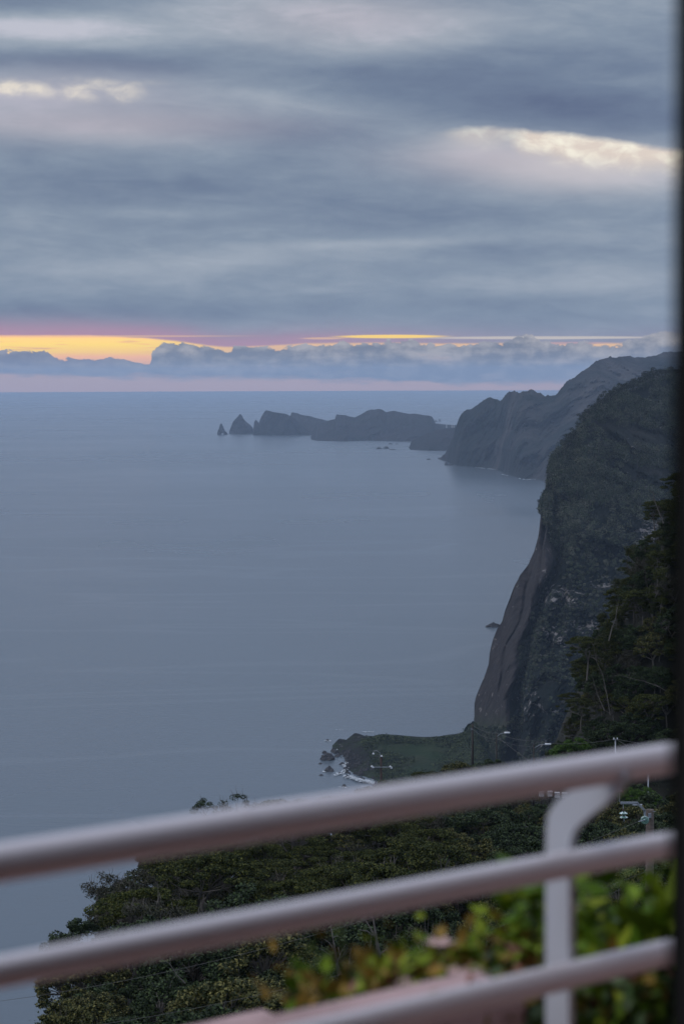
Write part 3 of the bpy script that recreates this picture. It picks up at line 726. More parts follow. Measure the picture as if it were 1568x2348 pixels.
def make_tree(name, kind, leafmat, seed, h=5., crown=2.6, npad=46, per=150, lsize=.13, flat=.55, padr=.62, shape='dome', trunk_r=.11, twig=0, barkm=None, sparse=1.0, labels=True):
    rng = np.random.default_rng(seed); rr = random.Random(seed)
    root = empty(name)
    tips = []
    for i in range(npad):
        if shape == 'dome':
            z = rr.uniform(-.15, 1) ; a = rr.uniform(0, 2 * math.pi); rad = math.sqrt(max(0, 1 - z * z)) * rr.uniform(.75, 1.05)
            tips.append((rad * math.cos(a) * crown, rad * math.sin(a) * crown, h * .45 + z * h * .5 * rr.uniform(.85, 1.1)))
        elif shape == 'flat':
            a = rr.uniform(0, 2 * math.pi); rad = math.sqrt(rr.random()); lay = rr.choice((1, 1, 1, .82, .66))
            tips.append((rad * math.cos(a) * crown, rad * math.sin(a) * crown, h * (lay - .13 * rad * rad) + rr.uniform(-.2, .2)))
        elif shape == 'column':
            z = rr.random(); a = rr.uniform(0, 2 * math.pi); rad = (1 - z ** 2 * .75) * rr.uniform(.2, 1) * crown
            tips.append((rad * math.cos(a), rad * math.sin(a), h * (.18 + .82 * z)))
        else:
            z = rr.uniform(.25, 1); a = rr.uniform(0, 2 * math.pi); rad = rr.uniform(.15, 1) * crown * (1.15 - .6 * abs(z - .55))
            tips.append((rad * math.cos(a), rad * math.sin(a), h * z))
    mb = MB()
    fork = Vector((rr.uniform(-.25, .25), rr.uniform(-.25, .25), h * (.22 if shape in ('dome', 'loose') else .38)))
    mb.tube([(0, 0, -.8), fork * .55 + Vector((rr.uniform(-.08, .08), 0, 0)), fork], [trunk_r * 1.25, trunk_r, trunk_r * .85], 6)
    nl = 5 + (npad > 20) * 2; limbs = []
    for i in range(nl):
        tp = Vector(tips[rr.randrange(npad)]); e_ = fork.lerp(tp, rr.uniform(.5, .7)); e_.z += rr.uniform(0, .25)
        mid_ = fork.lerp(e_, .5) + Vector((rr.uniform(-.25, .25), rr.uniform(-.25, .25), rr.uniform(-.1, .25)))
        mb.tube([fork, mid_, e_], [trunk_r * .7, trunk_r * .5, trunk_r * .35], 5); limbs += [mid_, e_]
    for tp in tips:
        tp = Vector(tp); s_ = min(limbs, key=lambda q: (q - tp).length)
        md = s_.lerp(tp, .5) + Vector([rr.uniform(-.18, .18) for _ in range(3)])
        mb.tube([s_, md, tp], [trunk_r * .3, trunk_r * .2, trunk_r * .08], 4, False)
    for i in range(twig):
        tp = Vector(tips[rr.randrange(npad)]); d_ = Vector((tp.x * .2, tp.y * .2, 1)).normalized()
        e_ = tp + d_ * rr.uniform(.15, .6) + Vector([rr.uniform(-.42, .42) for _ in range(3)])
        mb.tube([tp, tp.lerp(e_, .5) + Vector([rr.uniform(-.08, .08) for _ in range(3)]), e_], [.02, .014, .005], 3, False)
    mb.build('trunk', barkm or M_bark, root)
    tips = np.array(tips); pr = padr * rng.uniform(.6, 1.25, npad)
    v_, f_ = leaves(pads(tips, pr, int(per * sparse), rng, flat), lsize, rng)
    meshobj('crown', v_, f_, leafmat, root)
    root['h'] = h
    return root

# prototypes (moved onto the slope when first used)
protos = {
 'umbrella': [make_tree('flat_topped_tree', 'u', M_leaf['olive'], 11 + i, 5.2, 2.7, 46, 420, .125, .34, .56, 'flat', .12) for i in range(3)],
 'rosette':  [make_tree('broadleaf_tree', 'r', M_leaf['yellow'], 21 + i, 4.5, 2.4, 120, 130, .15, .62, .34, 'dome', .1) for i in range(3)],
 'dark':     [make_tree('evergreen_tree', 'd', M_leaf['dark'], 31 + i, 4.5, 2.4, 80, 190, .15, .6, .44, 'dome', .1) for i in range(3)],
 'twiggy':   [make_tree('twiggy_tree', 't', M_leaf['grey'], 41 + i, 4.5, 2.2, 64, 110, .11, .6, .38, 'loose', .08, 150, M_barkpale) for i in range(3)],
 'brown':    [make_tree('brown_bush', 'b', M_leaf['brown'], 51, 2.6, 1.8, 30, 260, .14, .8, .5, 'dome', .06)],
 'bright':   [make_tree('green_bush', 'g', M_leaf['bright'], 55, 2.2, 1.7, 40, 260, .14, .7, .40, 'dome', .05)],
 'slender':  [make_tree('slender_tree', 's', M_leaf['olive'], 61 + i, 7.0, 1.9, 38, 320, .12, .5, .55, 'column', .06, 30) for i in range(3)]}
used = set()
def place(kind, i, loc, rz, s_, label, cat, group=None, sz=None):
    pl = protos[kind]; pr = pl[i % len(pl)]
    if pr.name in used: o = copy_tree(pr)
    else: o = pr; used.add(pr.name)
    if o is not pr and 'group' in o: del o['group']
    o.location = loc; o.rotation_euler = (0, 0, rz); o.scale = (s_, s_, s_ * (sz or 1))
    tag(o, label, cat, group); return o

# ------------------------------------------------------------------ near slope
XB = np.array([(30, -11), (60, -11), (70, -10.9), (95, -14.3), (115, -15.8), (132, -14.5), (150, -11.5), (160, -5), (175, -1), (220, 9.5), (235, 15), (250, 21), (270, 40), (330, 60)], float)
def groundz(x, y):
    z = -13.4 - .135 * y - 4.6
    zb = float(np.interp(x, [22, 23.5, 26, 30, 34, 40, 50, 80], [-46.5, -45, -38, -30, -22, -12, 0, 10]))
    z = z + (zb - z) * sstep(y, 190, 216) if x > 21 else z
    xb = float(np.interp(y, XB[:, 0], XB[:, 1])) + 1.5
    if x < xb: z -= 1.5 * (xb - x)
    if y < 45: z = max(z, -24 + .0 * y) - (45 - y) * .0
    if y > 228: z -= (y - 228) * 1.2
    return z + .5 * mn.fractal(Vector((x, y, 0)) * .08, .8, 2, 3) + CAMZ
xs = np.linspace(-70, 90, 130); ys_ = np.linspace(6, 300, 190)
gv = [(x, y, groundz(x, y)) for y in ys_ for x in xs]; nx = len(xs)
gf = [(j * nx + i, j * nx + i + 1, (j + 1) * nx + i + 1, (j + 1) * nx + i) for j in range(len(ys_) - 1) for i in range(nx - 1)]
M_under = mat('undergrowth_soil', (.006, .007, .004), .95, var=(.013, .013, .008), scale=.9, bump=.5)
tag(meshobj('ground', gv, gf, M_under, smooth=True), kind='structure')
# ground cover: leaf litter and low scrub nobody could count
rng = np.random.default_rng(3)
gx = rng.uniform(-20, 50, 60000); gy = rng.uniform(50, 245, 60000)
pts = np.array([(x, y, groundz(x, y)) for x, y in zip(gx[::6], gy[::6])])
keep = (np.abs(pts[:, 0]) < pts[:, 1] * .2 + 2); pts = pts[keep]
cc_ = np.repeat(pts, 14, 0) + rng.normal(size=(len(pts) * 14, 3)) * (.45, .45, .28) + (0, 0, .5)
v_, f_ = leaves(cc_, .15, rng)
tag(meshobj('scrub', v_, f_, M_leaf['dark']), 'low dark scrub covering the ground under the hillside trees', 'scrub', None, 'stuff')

# tree layout ------------------------------------------------------
rt = random.Random(12)
def ptop(x, y, h):               # picture position of a tree top
    return to_px(Vector((x, y, groundz(x, y) + h)))
def region(px, py, y):
    if py > 2160: a = 'below the middle rail'
    elif py > 1990: a = 'between the upper rails'
    else: a = 'just under the top rail'
    if px < 300: b = 'at the left edge'
    elif px < 620: b = 'left of centre'
    elif px < 950: b = 'at centre'
    elif px < 1260: b = 'left of the post'
    else: b = 'right of the post'
    return 'on the slope, ' + b + ', ' + a
kindname = {'umbrella': 'olive flat-topped tree', 'rosette': 'yellow-green broadleaf tree', 'dark': 'dark evergreen tree', 'twiggy': 'grey twiggy tree', 'slender': 'slender pale-trunked tree', 'brown': 'rusty brown bush', 'bright': 'bright green bush'}
catname = {'brown': 'bush', 'bright': 'bush'}
y = 62.
nt_ = 0
while y < 240:
    step_ = 3.6 + y * .005
    x = -.2 * y - 2
    while x < .19 * y + 4:
        xx = x + rt.uniform(-1, 1); yy = y + rt.uniform(-1.2, 1.2)
        x += step_
        xb = float(np.interp(yy, XB[:, 0], XB[:, 1]))
        if xx < xb + .9: continue
        if yy > 190 and xx > 20.5: continue
        px, py = ptop(xx, yy, 4)
        if px > 1330 and py > 2060: continue
        if px > 1120 and py > 2200: continue
        if px > 800 and py > 2300: continue
        if 1180 < px < 1360 and 110 < yy < 192 and ptop(xx, yy, 5.0)[1] < 1858: continue
        if 176 < yy < 240 and px > 950 and rt.random() < .35: continue
        u = mn.noise(Vector((xx * .09, yy * .05, 7))); u2 = rt.random()
        if px < 330 and py < 2150: k_ = rt.choice(['twiggy', 'dark', 'dark'])
        elif px < 640 and py < 2140: k_ = rt.choice(['twiggy', 'dark', 'dark', 'umbrella'])
        elif 640 <= px < 1000 and py < 2100: k_ = rt.choice(['umbrella', 'umbrella', 'rosette', 'twiggy'])
        elif py < 2100: k_ = rt.choice(['rosette', 'dark', 'dark', 'rosette'])
        elif px < 620: k_ = rt.choice(['rosette', 'dark', 'dark', 'rosette'])
        elif px < 900: k_ = rt.choice(['dark', 'rosette', 'rosette', 'slender'])
        else: k_ = rt.choice(['dark', 'dark', 'twiggy', 'rosette'])
        s_ = rt.uniform(.7, 1.2)
        if xx < xb + 4: s_ *= .8
        place(k_, rt.randrange(3), (xx, yy, groundz(xx, yy)), rt.uniform(0, 6.28), s_, kindname[k_] + ' ' + region(px, py, yy), catname.get(k_, 'tree'), 'trees on the slope below the railing'); nt_ += 1
    y += step_ * .86
print('slope trees', nt_)
for i, (px, py, D) in enumerate(((1205, 1842, 173), (1238, 1842, 173), (1262, 1843, 174), (1285, 1846, 173), (1310, 1846, 172), (1225, 1850, 165), (1270, 1856, 164), (1330, 1850, 166))):
    top = P(px, py, D); gz = top.z - 4.6 * .6
    place('dark' if i % 3 else 'rosette', i, (top.x, D, gz), i * 1.1, .6, 'dark bush packed below the white roadside blocks', 'bush', 'bushes below the white roadside blocks')
# individually placed trees on the skyline over the top rail (px, top y, distance, kind)
for px, py, D, k_, i, s_, lb_ in (
    (1180, 2010, 112, 'umbrella', 1, .7, 'small flat-topped tree touching the middle rail left of the post'),):
    top = P(px, py, D); h_ = {'dark': 4.9, 'twiggy': 5.2, 'umbrella': 5.5}[k_] * s_
    gz = groundz(top.x, D)
    sz_ = max(1.0, (top.z - gz) / h_)
    place(k_, i, (top.x, D, gz), i, s_, lb_, 'tree', None, sz_)
for k, (px, py, D, cr_, np_, tw_, mt_, lb_) in enumerate((
    (470, 1836, 150, .95, 16, 6, 'dark', 'small round dark tree standing alone against the sea over the top rail'),
    (505, 1850, 150, .6, 10, 10, 'dark', 'tiny tree right of the small round tree over the top rail'),
    (543, 1826, 150, 1.15, 20, 60, 'dark', 'twiggy tree with bare tips rising highest over the top rail'),
    (583, 1846, 152, .8, 12, 40, 'grey', 'low twiggy tree right of the highest one over the top rail'),
    (620, 1848, 154, .9, 7, 50, 'grey', 'thin bare-tipped tree at the right end over the top rail'))):
    top = P(px, py, D); gz = groundz(top.x, D); hh = top.z - gz
    o = make_tree('twiggy_tree' if tw_ > 20 else 'evergreen_tree', 'x', M_leaf[mt_], 300 + k, hh, cr_, np_, 150, .10, .7, .34, 'flat', .07, tw_)
    o.location = (top.x, D, gz); tag(o, lb_, 'tree')
# bushes beside the first lamp pole
for i, (px, py, D, s_) in enumerate(((1075, 1752, 226, .9), (1050, 1762, 224, .7), (1028, 1768, 222, .6), (1008, 1776, 218, .5), (1062, 1758, 222, .8), (1090, 1764, 222, .7))):
    top = P(px, py, D); gz = top.z - 4.8 * s_
    place('dark', i, (top.x, D, gz), i * 2., s_, ['tallest dark bush at the foot of the first roadside pole', 'dark bush second from the tallest by the first pole', 'third low bush in the row left of the first pole', 'lowest bush at the left end of the row by the first pole', 'bush between the tallest and the second by the first pole', 'dark bush just right of the first roadside pole'][i], 'bush', 'bushes beside the first roadside pole')
# the steep wooded bank at right
rb = random.Random(8); nb_ = 0
for r_ in range(20):
    for c_ in range(10):
        xx = 23.2 + r_ * 1.25 + rb.uniform(-.6, .6); yy = 199 + c_ * 2.6 + rb.uniform(-.9, .9)
        if xx > .185 * yy + 3 and yy < 230: continue
        gz = groundz(xx, yy); px, py = to_px(Vector((xx, yy, gz + 3)))
        if px > 1590 or py > 1900: continue
        u = rb.random()
        k_ = 'slender' if u < .16 else ('umbrella' if u < .40 else ('dark' if u < .84 else ('twiggy' if u < .92 else 'rosette')))
        s_ = rb.uniform(.55, .9) * (1 if xx > 27 else .62)
        tall = 'near the top of the bank' if py < 1420 else ('halfway up the bank' if py < 1600 else 'at the foot of the bank')
        place(k_, rb.randrange(3), (xx, yy, gz), rb.uniform(0, 6), s_, kindname[k_] + ' on the steep right bank, ' + tall, 'tree', 'trees on the steep right bank'); nb_ += 1
print('bank trees', nb_)
for px, py, D, k_, i, s_, lb_ in (
    (1345, 1458, 208, 'umbrella', 0, .75, 'leaning flat-topped tree sticking out farthest left from the bank'),
    (1330, 1600, 206, 'umbrella', 2, .55, 'small olive tree on the left face of the bank under the leaning one'),
    (1395, 1420, 212, 'slender', 1, .9, 'thin tree with a pale stem standing up out of the bank skyline'),
    (1500, 1150, 216, 'umbrella', 1, .5, 'topmost small flat tree of the bank against the far wooded hill'),
    (1508, 1215, 212, 'slender', 2, .75, 'slender tree hanging below the topmost one by the pale rock'),
    (1490, 1370, 212, 'umbrella', 1, .6, 'small flat tree with rusty leaves on the bank edge'),
    (1512, 1300, 210, 'slender', 0, .9, 'slender tree in the upper right column of the bank'),
    (1300, 1700, 204, 'bright', 0, 1.0, 'yellow-green bush at the left foot of the bank'),
    (1322, 1690, 203, 'bright', 0, .8, 'second green bush beside the one at the left foot of the bank'),
    (1268, 1732, 204, 'bright', 0, .6, 'low dark green bush left of the bank foot'),
    (1310, 1735, 200, 'brown', 0, .8, 'rusty brown creeper bush under the left foot of the bank'),
    (1335, 1728, 200, 'brown', 0, .7, 'second rusty brown bush right under the bank foot'),
    (1350, 1715, 203, 'dark', 0, .5, 'dark bush right of the rusty ones at the bank foot')):
    top = P(px, py, D); hh = {'umbrella': 5.5, 'slender': 7.2, 'bright': 2.4, 'brown': 2.8, 'dark': 5.}[k_] * s_
    place(k_, i, (top.x, D, top.z - hh), i * 1.7 + px, s_, lb_, 'bush' if k_ in ('bright', 'brown') else 'tree')
for i, (px, py) in enumerate(((1445, 1800), (1462, 1806), (1478, 1798), (1455, 1815), (1490, 1812))):
    q = P(px, py, 172); place('bright', 0, (q.x, 172, q.z - 1.7), i * 1.3, .62, ['leftmost', 'second', 'topmost', 'lowest', 'rightmost'][i] + ' bright green bush of the sunlit patch behind the insulator pole'.replace('sunlit ', 'vivid '), 'bush', 'vivid green bushes behind the insulator pole')

# bare pale branches on the bank
def branch(pts, D, r0, label):
    q = [P(a, b, D + c_) for a, b, c_ in pts]; mb = MB()
    mb.tube(q, [r0 * (1 - .75 * i / (len(q) - 1)) for i in range(len(q))], 5)
    rr = random.Random(pts[0][0])
    for i in range(1, len(q)):
        for _ in range(2):
            e_ = q[i] + (q[i] - q[i - 1]) * .5 + Vector([rr.uniform(-.7, .7) for _ in range(3)]); mb.tube([q[i], q[i].lerp(e_, .5) + Vector((0, 0, .1)), e_], [r0 * .35, r0 * .2, r0 * .08], 4)
    tag(mb.build('bare_tree', M_barkpale), label, 'bare tree')
branch([(1398, 1640, 0), (1390, 1590, 0), (1380, 1545, 0), (1366, 1515, 0), (1360, 1480, 0)], 202, .06, 'long pale bare stem running up the dark face of the bank')
branch([(1535, 1590, 0), (1510, 1575, 0), (1475, 1562, 0), (1445, 1555, 0), (1420, 1548, 0)], 203, .05, 'pale fallen branch lying across the bank near the frame')
branch([(1385, 1630, 0), (1372, 1600, 0), (1362, 1570, 0)], 202, .07, 'short pale stem left of the long bare stem on the bank')
branch([(1520, 1200, 0), (1508, 1170, 0), (1500, 1150, 0), (1496, 1130, 0)], 214, .09, 'pale bare branch forked above the upper bank')
branch([(1395, 1470, 0), (1402, 1440, 0), (1410, 1420, 0), (1412, 1405, 0)], 208, .08, 'thin bare forked stem over the leaning tree')
branch([(778, 2235, 0), (772, 2210, 0), (768, 2180, 0), (763, 2150, 0)], 84, .10, 'pale bare trunk standing in the dark wood under the middle rail')
branch([(873, 2225, 0), (868, 2190, 0), (862, 2150, 0), (855, 2105, 0)], 80, .13, 'thick grey-green trunk right of the pale bare trunk')
branch([(425, 2255, 0), (405, 2235, 0), (390, 2210, 0), (372, 2198, 0)], 76, .03, 'thin bare twig leaning left in the lower wood')

# ------------------------------------------------------------------ wood on the headland: one mass, plus skyline trees
rng = np.random.default_rng(77); rr = random.Random(77)
cl = []; nfc = len(hfront)
for _ in range(34000):
    i = rr.uniform(0, nfc - 1.01); j = rr.random() * 130
    a, b = int(i), int(min(j, 129)); p = hfront[a][b].lerp(hfront[a + 1][min(b + 1, 130)], rr.random())
    if p.z < 6: continue
    px, py = to_px(p)
    if px > 1640 or py > 1780: continue
    rk, st, gr = hzone(p)
    up_ = sstep(py, 1330, 1180)   # taller wood on the upper part
    up_ = 1 - sstep(py, 1180, 1330)
    den = (.25 + .75 * (1 - rk)) * (1 - .75 * min(1, st))
    if rk > .5: continue
    if rr.random() > den * (.55 + .45 * up_) * (.68 + mn.noise(p * .018) * 1.3 + mn.noise(p * .05) * .6): continue
    cl.append((p.x, p.y, p.z, 1.8 + 4.4 * up_ * rr.uniform(.4, 1.2)))
cl = np.array(cl); print('clumps', len(cl))
per = 58; q = rng.normal(size=(len(cl) * per, 3)); q /= np.linalg.norm(q, axis=1)[:, None]
rad = np.repeat(cl[:, 3], per)[:, None]
q *= rad * (.62, .62, .5) * rng.uniform(.4, 1, len(q))[:, None] ** .5
cen = np.repeat(cl[:, :3], per, 0) + q + np.concatenate([np.zeros((len(q), 2)), rad * .75], 1) + (0, -1.0, 0)
v_, f_ = leaves(cen, 1.0, rng, .6, .85)
M_wood_far = mat('headland_leaves', (.006, .011, .007), .8, var=(.026, .032, .018), scale=.045, island=(.070, .075, .052), spec=.1, detail=3)
def tonemat(name, a, b, c_, isl):
    m_ = bpy.data.materials.new(name); m_.use_nodes = True; n_ = m_.node_tree; b_ = n_.nodes['Principled BSDF']
    b_.inputs['Roughness'].default_value = .85; b_.inputs['Specular IOR Level'].default_value = .08
    at = n_.nodes.new('ShaderNodeAttribute'); at.attribute_name = 'tone'; q_ = X(n_, at.outputs['Fac'])
    k_ = mixc(n_, q_.step(.25, .6), a, b); k_ = mixc(n_, q_.step(.78, .95), k_, c_)
    g_ = n_.nodes.new('ShaderNodeNewGeometry'); k_ = mixc(n_, X(n_, g_.outputs['Random Per Island'])._m('POWER', 2.0), k_, isl)
    n_.links.new(k_, b_.inputs['Base Color']); return m_
M_wood_t = tonemat('headland_wood', (.006, .010, .007), (.034, .054, .028), (.12, .124, .090), (.12, .125, .085))
M_point_t = tonemat('point_scrub', (.005, .010, .005), (.028, .044, .016), (.10, .12, .05), (.09, .11, .055))
tone = np.repeat(rng.random(len(cl)), per * 4).astype(np.float32)
wd = meshobj('wood', v_, f_, M_wood_t)
ca = wd.data.color_attributes.new('tone', 'FLOAT_COLOR', 'POINT'); ca.data.foreach_set('color', np.stack([tone, tone, tone, np.ones_like(tone)], 1).ravel())
tag(wd, 'dense dark wood and scrub clothing the steep headland', 'wood', None, 'stuff')
# pale stems showing in that wood
mb = MB()
for _ in range(260):
    c_ = cl[rr.randrange(len(cl))]
    if c_[3] < 3: continue
    mb.tube([(c_[0], c_[1] - 3, c_[2] - 1), (c_[0] + rr.uniform(-.6, .6), c_[1] - 2.5, c_[2] + rr.uniform(4, 8))], [.17, .08], 4, False)
o = mb.build('stems', M_barkpale); tag(o, 'thin pale tree stems showing in the headland wood', 'tree stems', None, 'stuff')
# scrub on the grassy point
pp = []
for _ in range(9000):
    i = rr.uniform(0, len(pfront) - 1.01); j = int(rr.random() ** .7 * 89)
    p = pfront[int(i)][j].lerp(pfront[int(i) + 1][min(j + 1, 90)], rr.random()); px, py = to_px(p)
    if px < 830 + (py - 1700) * .5 or py > 1840 or rr.random() > .45 + 1.2 * mn.noise(p * .03): continue
    pp.append(p)
pp = np.array(pp); qq = np.repeat(pp, 18, 0) + rng.normal(size=(len(pp) * 18, 3)) * (1.2, 1.2, .6) + (0, 0, .6)
v_, f_ = leaves(qq, 1.0, rng, .8, .8)
tone = np.repeat(rng.random(len(pp)), 72).astype(np.float32); po = meshobj('scrub', v_, f_, M_point_t)
ca = po.data.color_attributes.new('tone', 'FLOAT_COLOR', 'POINT'); ca.data.foreach_set('color', np.stack([tone, tone, tone, np.ones_like(tone)], 1).ravel())
tag(po, 'low green scrub growing over the grassy point', 'scrub', None, 'stuff')
# skyline trees of the headland
far_p = []
for k in range(4):
    r0 = empty('headland_tree'); rg = np.random.default_rng(200 + k); r2 = random.Random(200 + k)
    H = 9; tips = np.array([(r2.uniform(-2.6, 2.6), r2.uniform(-2.6, 2.6), H * r2.uniform(.5, 1)) for _ in range(12)])
    mb = MB().tube([(0, 0, -2), (.2, 0, H * .4), (0, 0, H * .8)], [.3, .22, .1], 5)
    for t_ in tips: mb.tube([(.1, 0, H * .4), tuple(t_)], [.14, .05], 4, False)
    mb.build('trunk', M_bark, r0); v_, f_ = leaves(pads(tips, np.full(12, 1.5), 34, rg, .5), .75, rg, .5, .8); meshobj('crown', v_, f_, M_wood_far, r0)
    far_p.append(r0)
uf = set(); hx = np.array([q[0] for q in hl[20:]]); hy = np.array([q[1] for q in hl[20:]])
N_SKY = 84
for i in range(N_SKY):
    u = (i + rr.random() * .8) / N_SKY; px = 1246 + u * 320; py = float(np.interp(px, hx, hy)); D = float(hD(px)) - 6
    p = P(px, py + 3, D); pr = far_p[i % 4]
    if pr.name in uf: o = copy_tree(pr)
    else: o = pr; uf.add(pr.name)
    s_ = rr.uniform(.6, 1.5) * (1.0 if px > 1300 else .65); o.location = (p.x, p.y, p.z - 2.5 * s_); o.rotation_euler = (0, 0, rr.uniform(0, 6)); o.scale = (s_, s_, s_)
    where = ('lower left end of the headland skyline' if px < 1310 else 'middle stretch of the headland skyline' if px < 1430 else 'highest right stretch of the headland skyline')
    tag(o, 'small dark tree on the ' + where, 'tree', 'trees along the headland skyline')

# ------------------------------------------------------------------ road, blocks, poles, sign
rv, rf = [], []
for i in range(30):
    yy = 181 + i * 1.7; xx = 15.5 + i * .12 + .9 * math.sin(i * .2); z = CAMZ - 13.4 - .135 * yy - 4.0
    rv += [(xx - 2.2, yy, z), (xx + 2.2, yy, z + .05)]
    if i: k = 2 * i; rf.append((k - 2, k - 1, k + 1, k))
tag(meshobj('road', rv, rf, M_asph), kind='structure')
for i, (x, y) in enumerate(((545, 692), (605, 691), (656, 700), (712, 703))):
    q = P(1066.2 + .32 * x, 1599.4 + .32 * y, 178); mb = MB().box((0, 0, 0), (.44, .40, .44), bev=.04)
    o = empty('barrier_block', (q.x, q.y, q.z)); mb.build('block', M_concrete, o); MB().box((0, 0, .24), (.48, .44, .04)).build('cap', M_lampw, o)
    MB().box((0, 0, -.9), (.16, .16, 1.36)).build('foot', M_darkpole, o)
    tag(o, ['dim leftmost white block of the roadside row', 'second white concrete block from the left by the road', 'brightest white concrete block by the road', 'white roadside block partly hidden behind the railing post'][i], 'road block', 'white concrete blocks along the road')

def lamp(px, py, D, arm, label, rad=.09, head=True, ht=9.0, m_=None):
    t_ = P(px, py, D); z0 = t_.z - ht; o = empty('lamp_post' if head else 'utility_pole', (t_.x, t_.y, z0))
    MB().tube([(0, 0, 0), (0, 0, ht)], [rad * 1.25, rad * .85], 8).build('pole', m_ or M_darkpole, o, True)
    if head:
        MB().tube([(0, 0, ht - .4), (arm * .5, -.1, ht - .02), (arm, -.2, ht + .05)], .035, 6).build('arm', M_galv, o)
        MB().box((arm + .22, -.22, ht + .08), (.62, .30, .16), bev=.05).build('lamp_head', M_lampw, o)
    tag(o, label, 'lamp post' if head else 'utility pole'); return o, t_
pA, tA = lamp(1083, 1660, 232, 0, 'dark bare wooden pole, leftmost over the right half of the rail', .13, False, 7.5, M_darkpole)
pB, tB = lamp(1138, 1681, 215, .9, 'slim lamp post with white head, second pole from the left', .08)
pC, tC = lamp(1223, 1707, 200, 1.2, 'slim lamp post with white head, nearest the wooded bank', .08)
pD, tD = lamp(1410, 1694, 186, 0, 'grey pole with white insulators in front of the wooded bank', .07, False, 9, M_galv)
for x in (-.16, .16):
    MB().lathe([(0, 0), (.06, 0), (.07, .06), (.04, .1), (.06, .14), (0, .18)], (x, -.08, 8.95), n=10).build('insulator', M_lampw, pD, True)
MB().box((0, -.06, 8.93), (.5, .06, .06)).build('crossarm', M_galv, pD)
MB().box((-.1, -.12, 6.9), (.30, .05, .22)).build('bracket', M_galv, pA)
pE, tE = lamp(1485.5, 1740, 176, 0, 'thin pale pole rising behind the insulator pole', .06, False, 9, M_galv)
MB().box((0, 0, 8.95), (.14, .14, .12)).build('cap', M_lampw, pE)
# wooden pole with cross arm in front of the point
t_ = P(873.5, 1733, 200); o = empty('utility_pole', (t_.x, t_.y, t_.z - 9)); M_rust = mat('rusty_pole', (.07, .04, .035), .8, var=(.03, .022, .022), scale=2)
MB().tube([(0, 0, 0), (0, 0, 9)], [.14, .10], 8).build('pole', M_rust, o, True)
MB().box((0.1, -.12, 9 - 1.15), (2.05, .10, .09)).build('crossarm', M_galv, o)
MB().tube([(-.15, -.1, 8.8), (-.1, -.1, 9.3), (-.45, -.1, 9.55), (-.8, -.1, 9.5)], .025, 6).build('bracket', M_galv, o)
for x, z, ax in ((-.82, 7.85, 0), (1.05, 7.78, 0), (.05, 9.0, 0), (-.78, 9.25, 0), (-.95, 7.95, 0), (.92, 7.92, 0)):
    MB().lathe([(0, -.08), (.10, -.06), (.13, 0), (.06, .05), (.05, .11), (0, .13)], (x, -.18, z), n=12).build('insulator', M_lampw, o, True)
tag(o, 'rusty brown utility pole with crossarm and white insulators over the rocky point', 'utility pole')

# triangular warning sign
q = P(1419.5, 1811, 170); o = empty('warning_sign', (q.x, q.y, q.z - 2.6))
MB().tube([(0, 0, 0), (0, 0, 3.0)], .03, 8).build('pole', M_galv, o)
def tri(s_, y_, h_=.012, dz=0):
    a = [(-s_ / 2, s_ * .29 * -1), (s_ / 2, -s_ * .29), (0, s_ * .58)]; z0 = 2.6 + dz
    return MB().add([(x, y_, z0 + z) for x, z in a] + [(x, y_ + h_, z0 + z) for x, z in a], [(0, 1, 2), (5, 4, 3), (0, 3, 4, 1), (1, 4, 5, 2), (2, 5, 3, 0)])
pl = tri(.72, -.05).build('plate', M_signr, o); tri(.50, -.057, .004).build('panel', M_signw, pl)
MB().tube([(-.07, -.062, 2.55), (0, -.062, 2.60), (-.03, -.062, 2.68), (.05, -.062, 2.74)], .02, 5).build('symbol', M_signk, pl)
tag(o, 'small red-edged triangular warning sign on a thin pole under the rail', 'road sign')

# insulator pole, 62 m away
def lc(x, y): return 1379.8 + .12 * x, 1787.5 + .12 * y
D0 = 62.; tp = P(*lc(912, 575), D0); bz = groundz(tp.x, D0) - .3
o = empty('utility_pole', (tp.x, tp.y, bz)); H = tp.z - bz
MB().tube([(0, 0, 0), (0, 0, H * .5), (0, 0, H)], [.155, .14, .125], 16).build('pole', M_wood, o, True)
def L(x, y, d=0.): return P(*lc(x, y), D0 + d) - Vector(o.location)
a_, b_, c_, d_ = L(355, 447, -.2), L(668, 447, -.2), L(812, 590, -.2), L(812, 720, -.2)
arm = MB(); hw = .065 / 2
for q0, q1 in ((a_, b_), (b_, c_), (c_, d_)):
    dr = (q1 - q0).normalized(); nn = Vector((-dr.z, 0, dr.x)); 
    vv = [p + nn * s * hw + Vector((0, yy, 0)) for p in (q0 - dr * .01, q1 + dr * .012) for s in (-1, 1) for yy in (-.03, .03)]
    arm.add(vv, [(0, 1, 3, 2), (4, 6, 7, 5), (0, 4, 5, 1), (2, 3, 7, 6), (0, 2, 6, 4), (1, 5, 7, 3)])
arm.build('bracket_arm', M_galv, o)
MB().box(L(670, 480, -.2), (.30, .02, .035)).build('name_plate', M_lampw, o)
ins = MB().tube([L(400, 460, -.2), L(402, 600, -.2)], .012, 6).build('hanger', M_galv, o)
for x, y in ((407, 640), (413, 716)):
    q = L(x, y, -.2); MB().lathe([(0, .05), (.045, .045), (.06, .03), (.10, .012), (.128, -.004), (.13, -.016), (.10, -.012), (.085, -.022), (.065, -.012), (.045, -.03), (0, -.03)], q, n=28).build('insulator', M_glassins, o, True)
MB().lathe([(0, .09), (.028, .085), (.034, .0), (0, -.01)], L(405, 608, -.2), n=12).build('insulator_cap', M_rust, o, True)
MB().lathe([(0, .09), (.028, .085), (.034, .0), (0, -.01)], L(411, 690, -.2), n=12).build('insulator_cap', M_rust, o, True)
MB().tube([L(414, 730, -.2), L(416, 800, -.2)], .012, 6).build('clamp', M_galv, o)
q = L(816, 776, -.38); ax = Vector((-.35, -.92, .12))
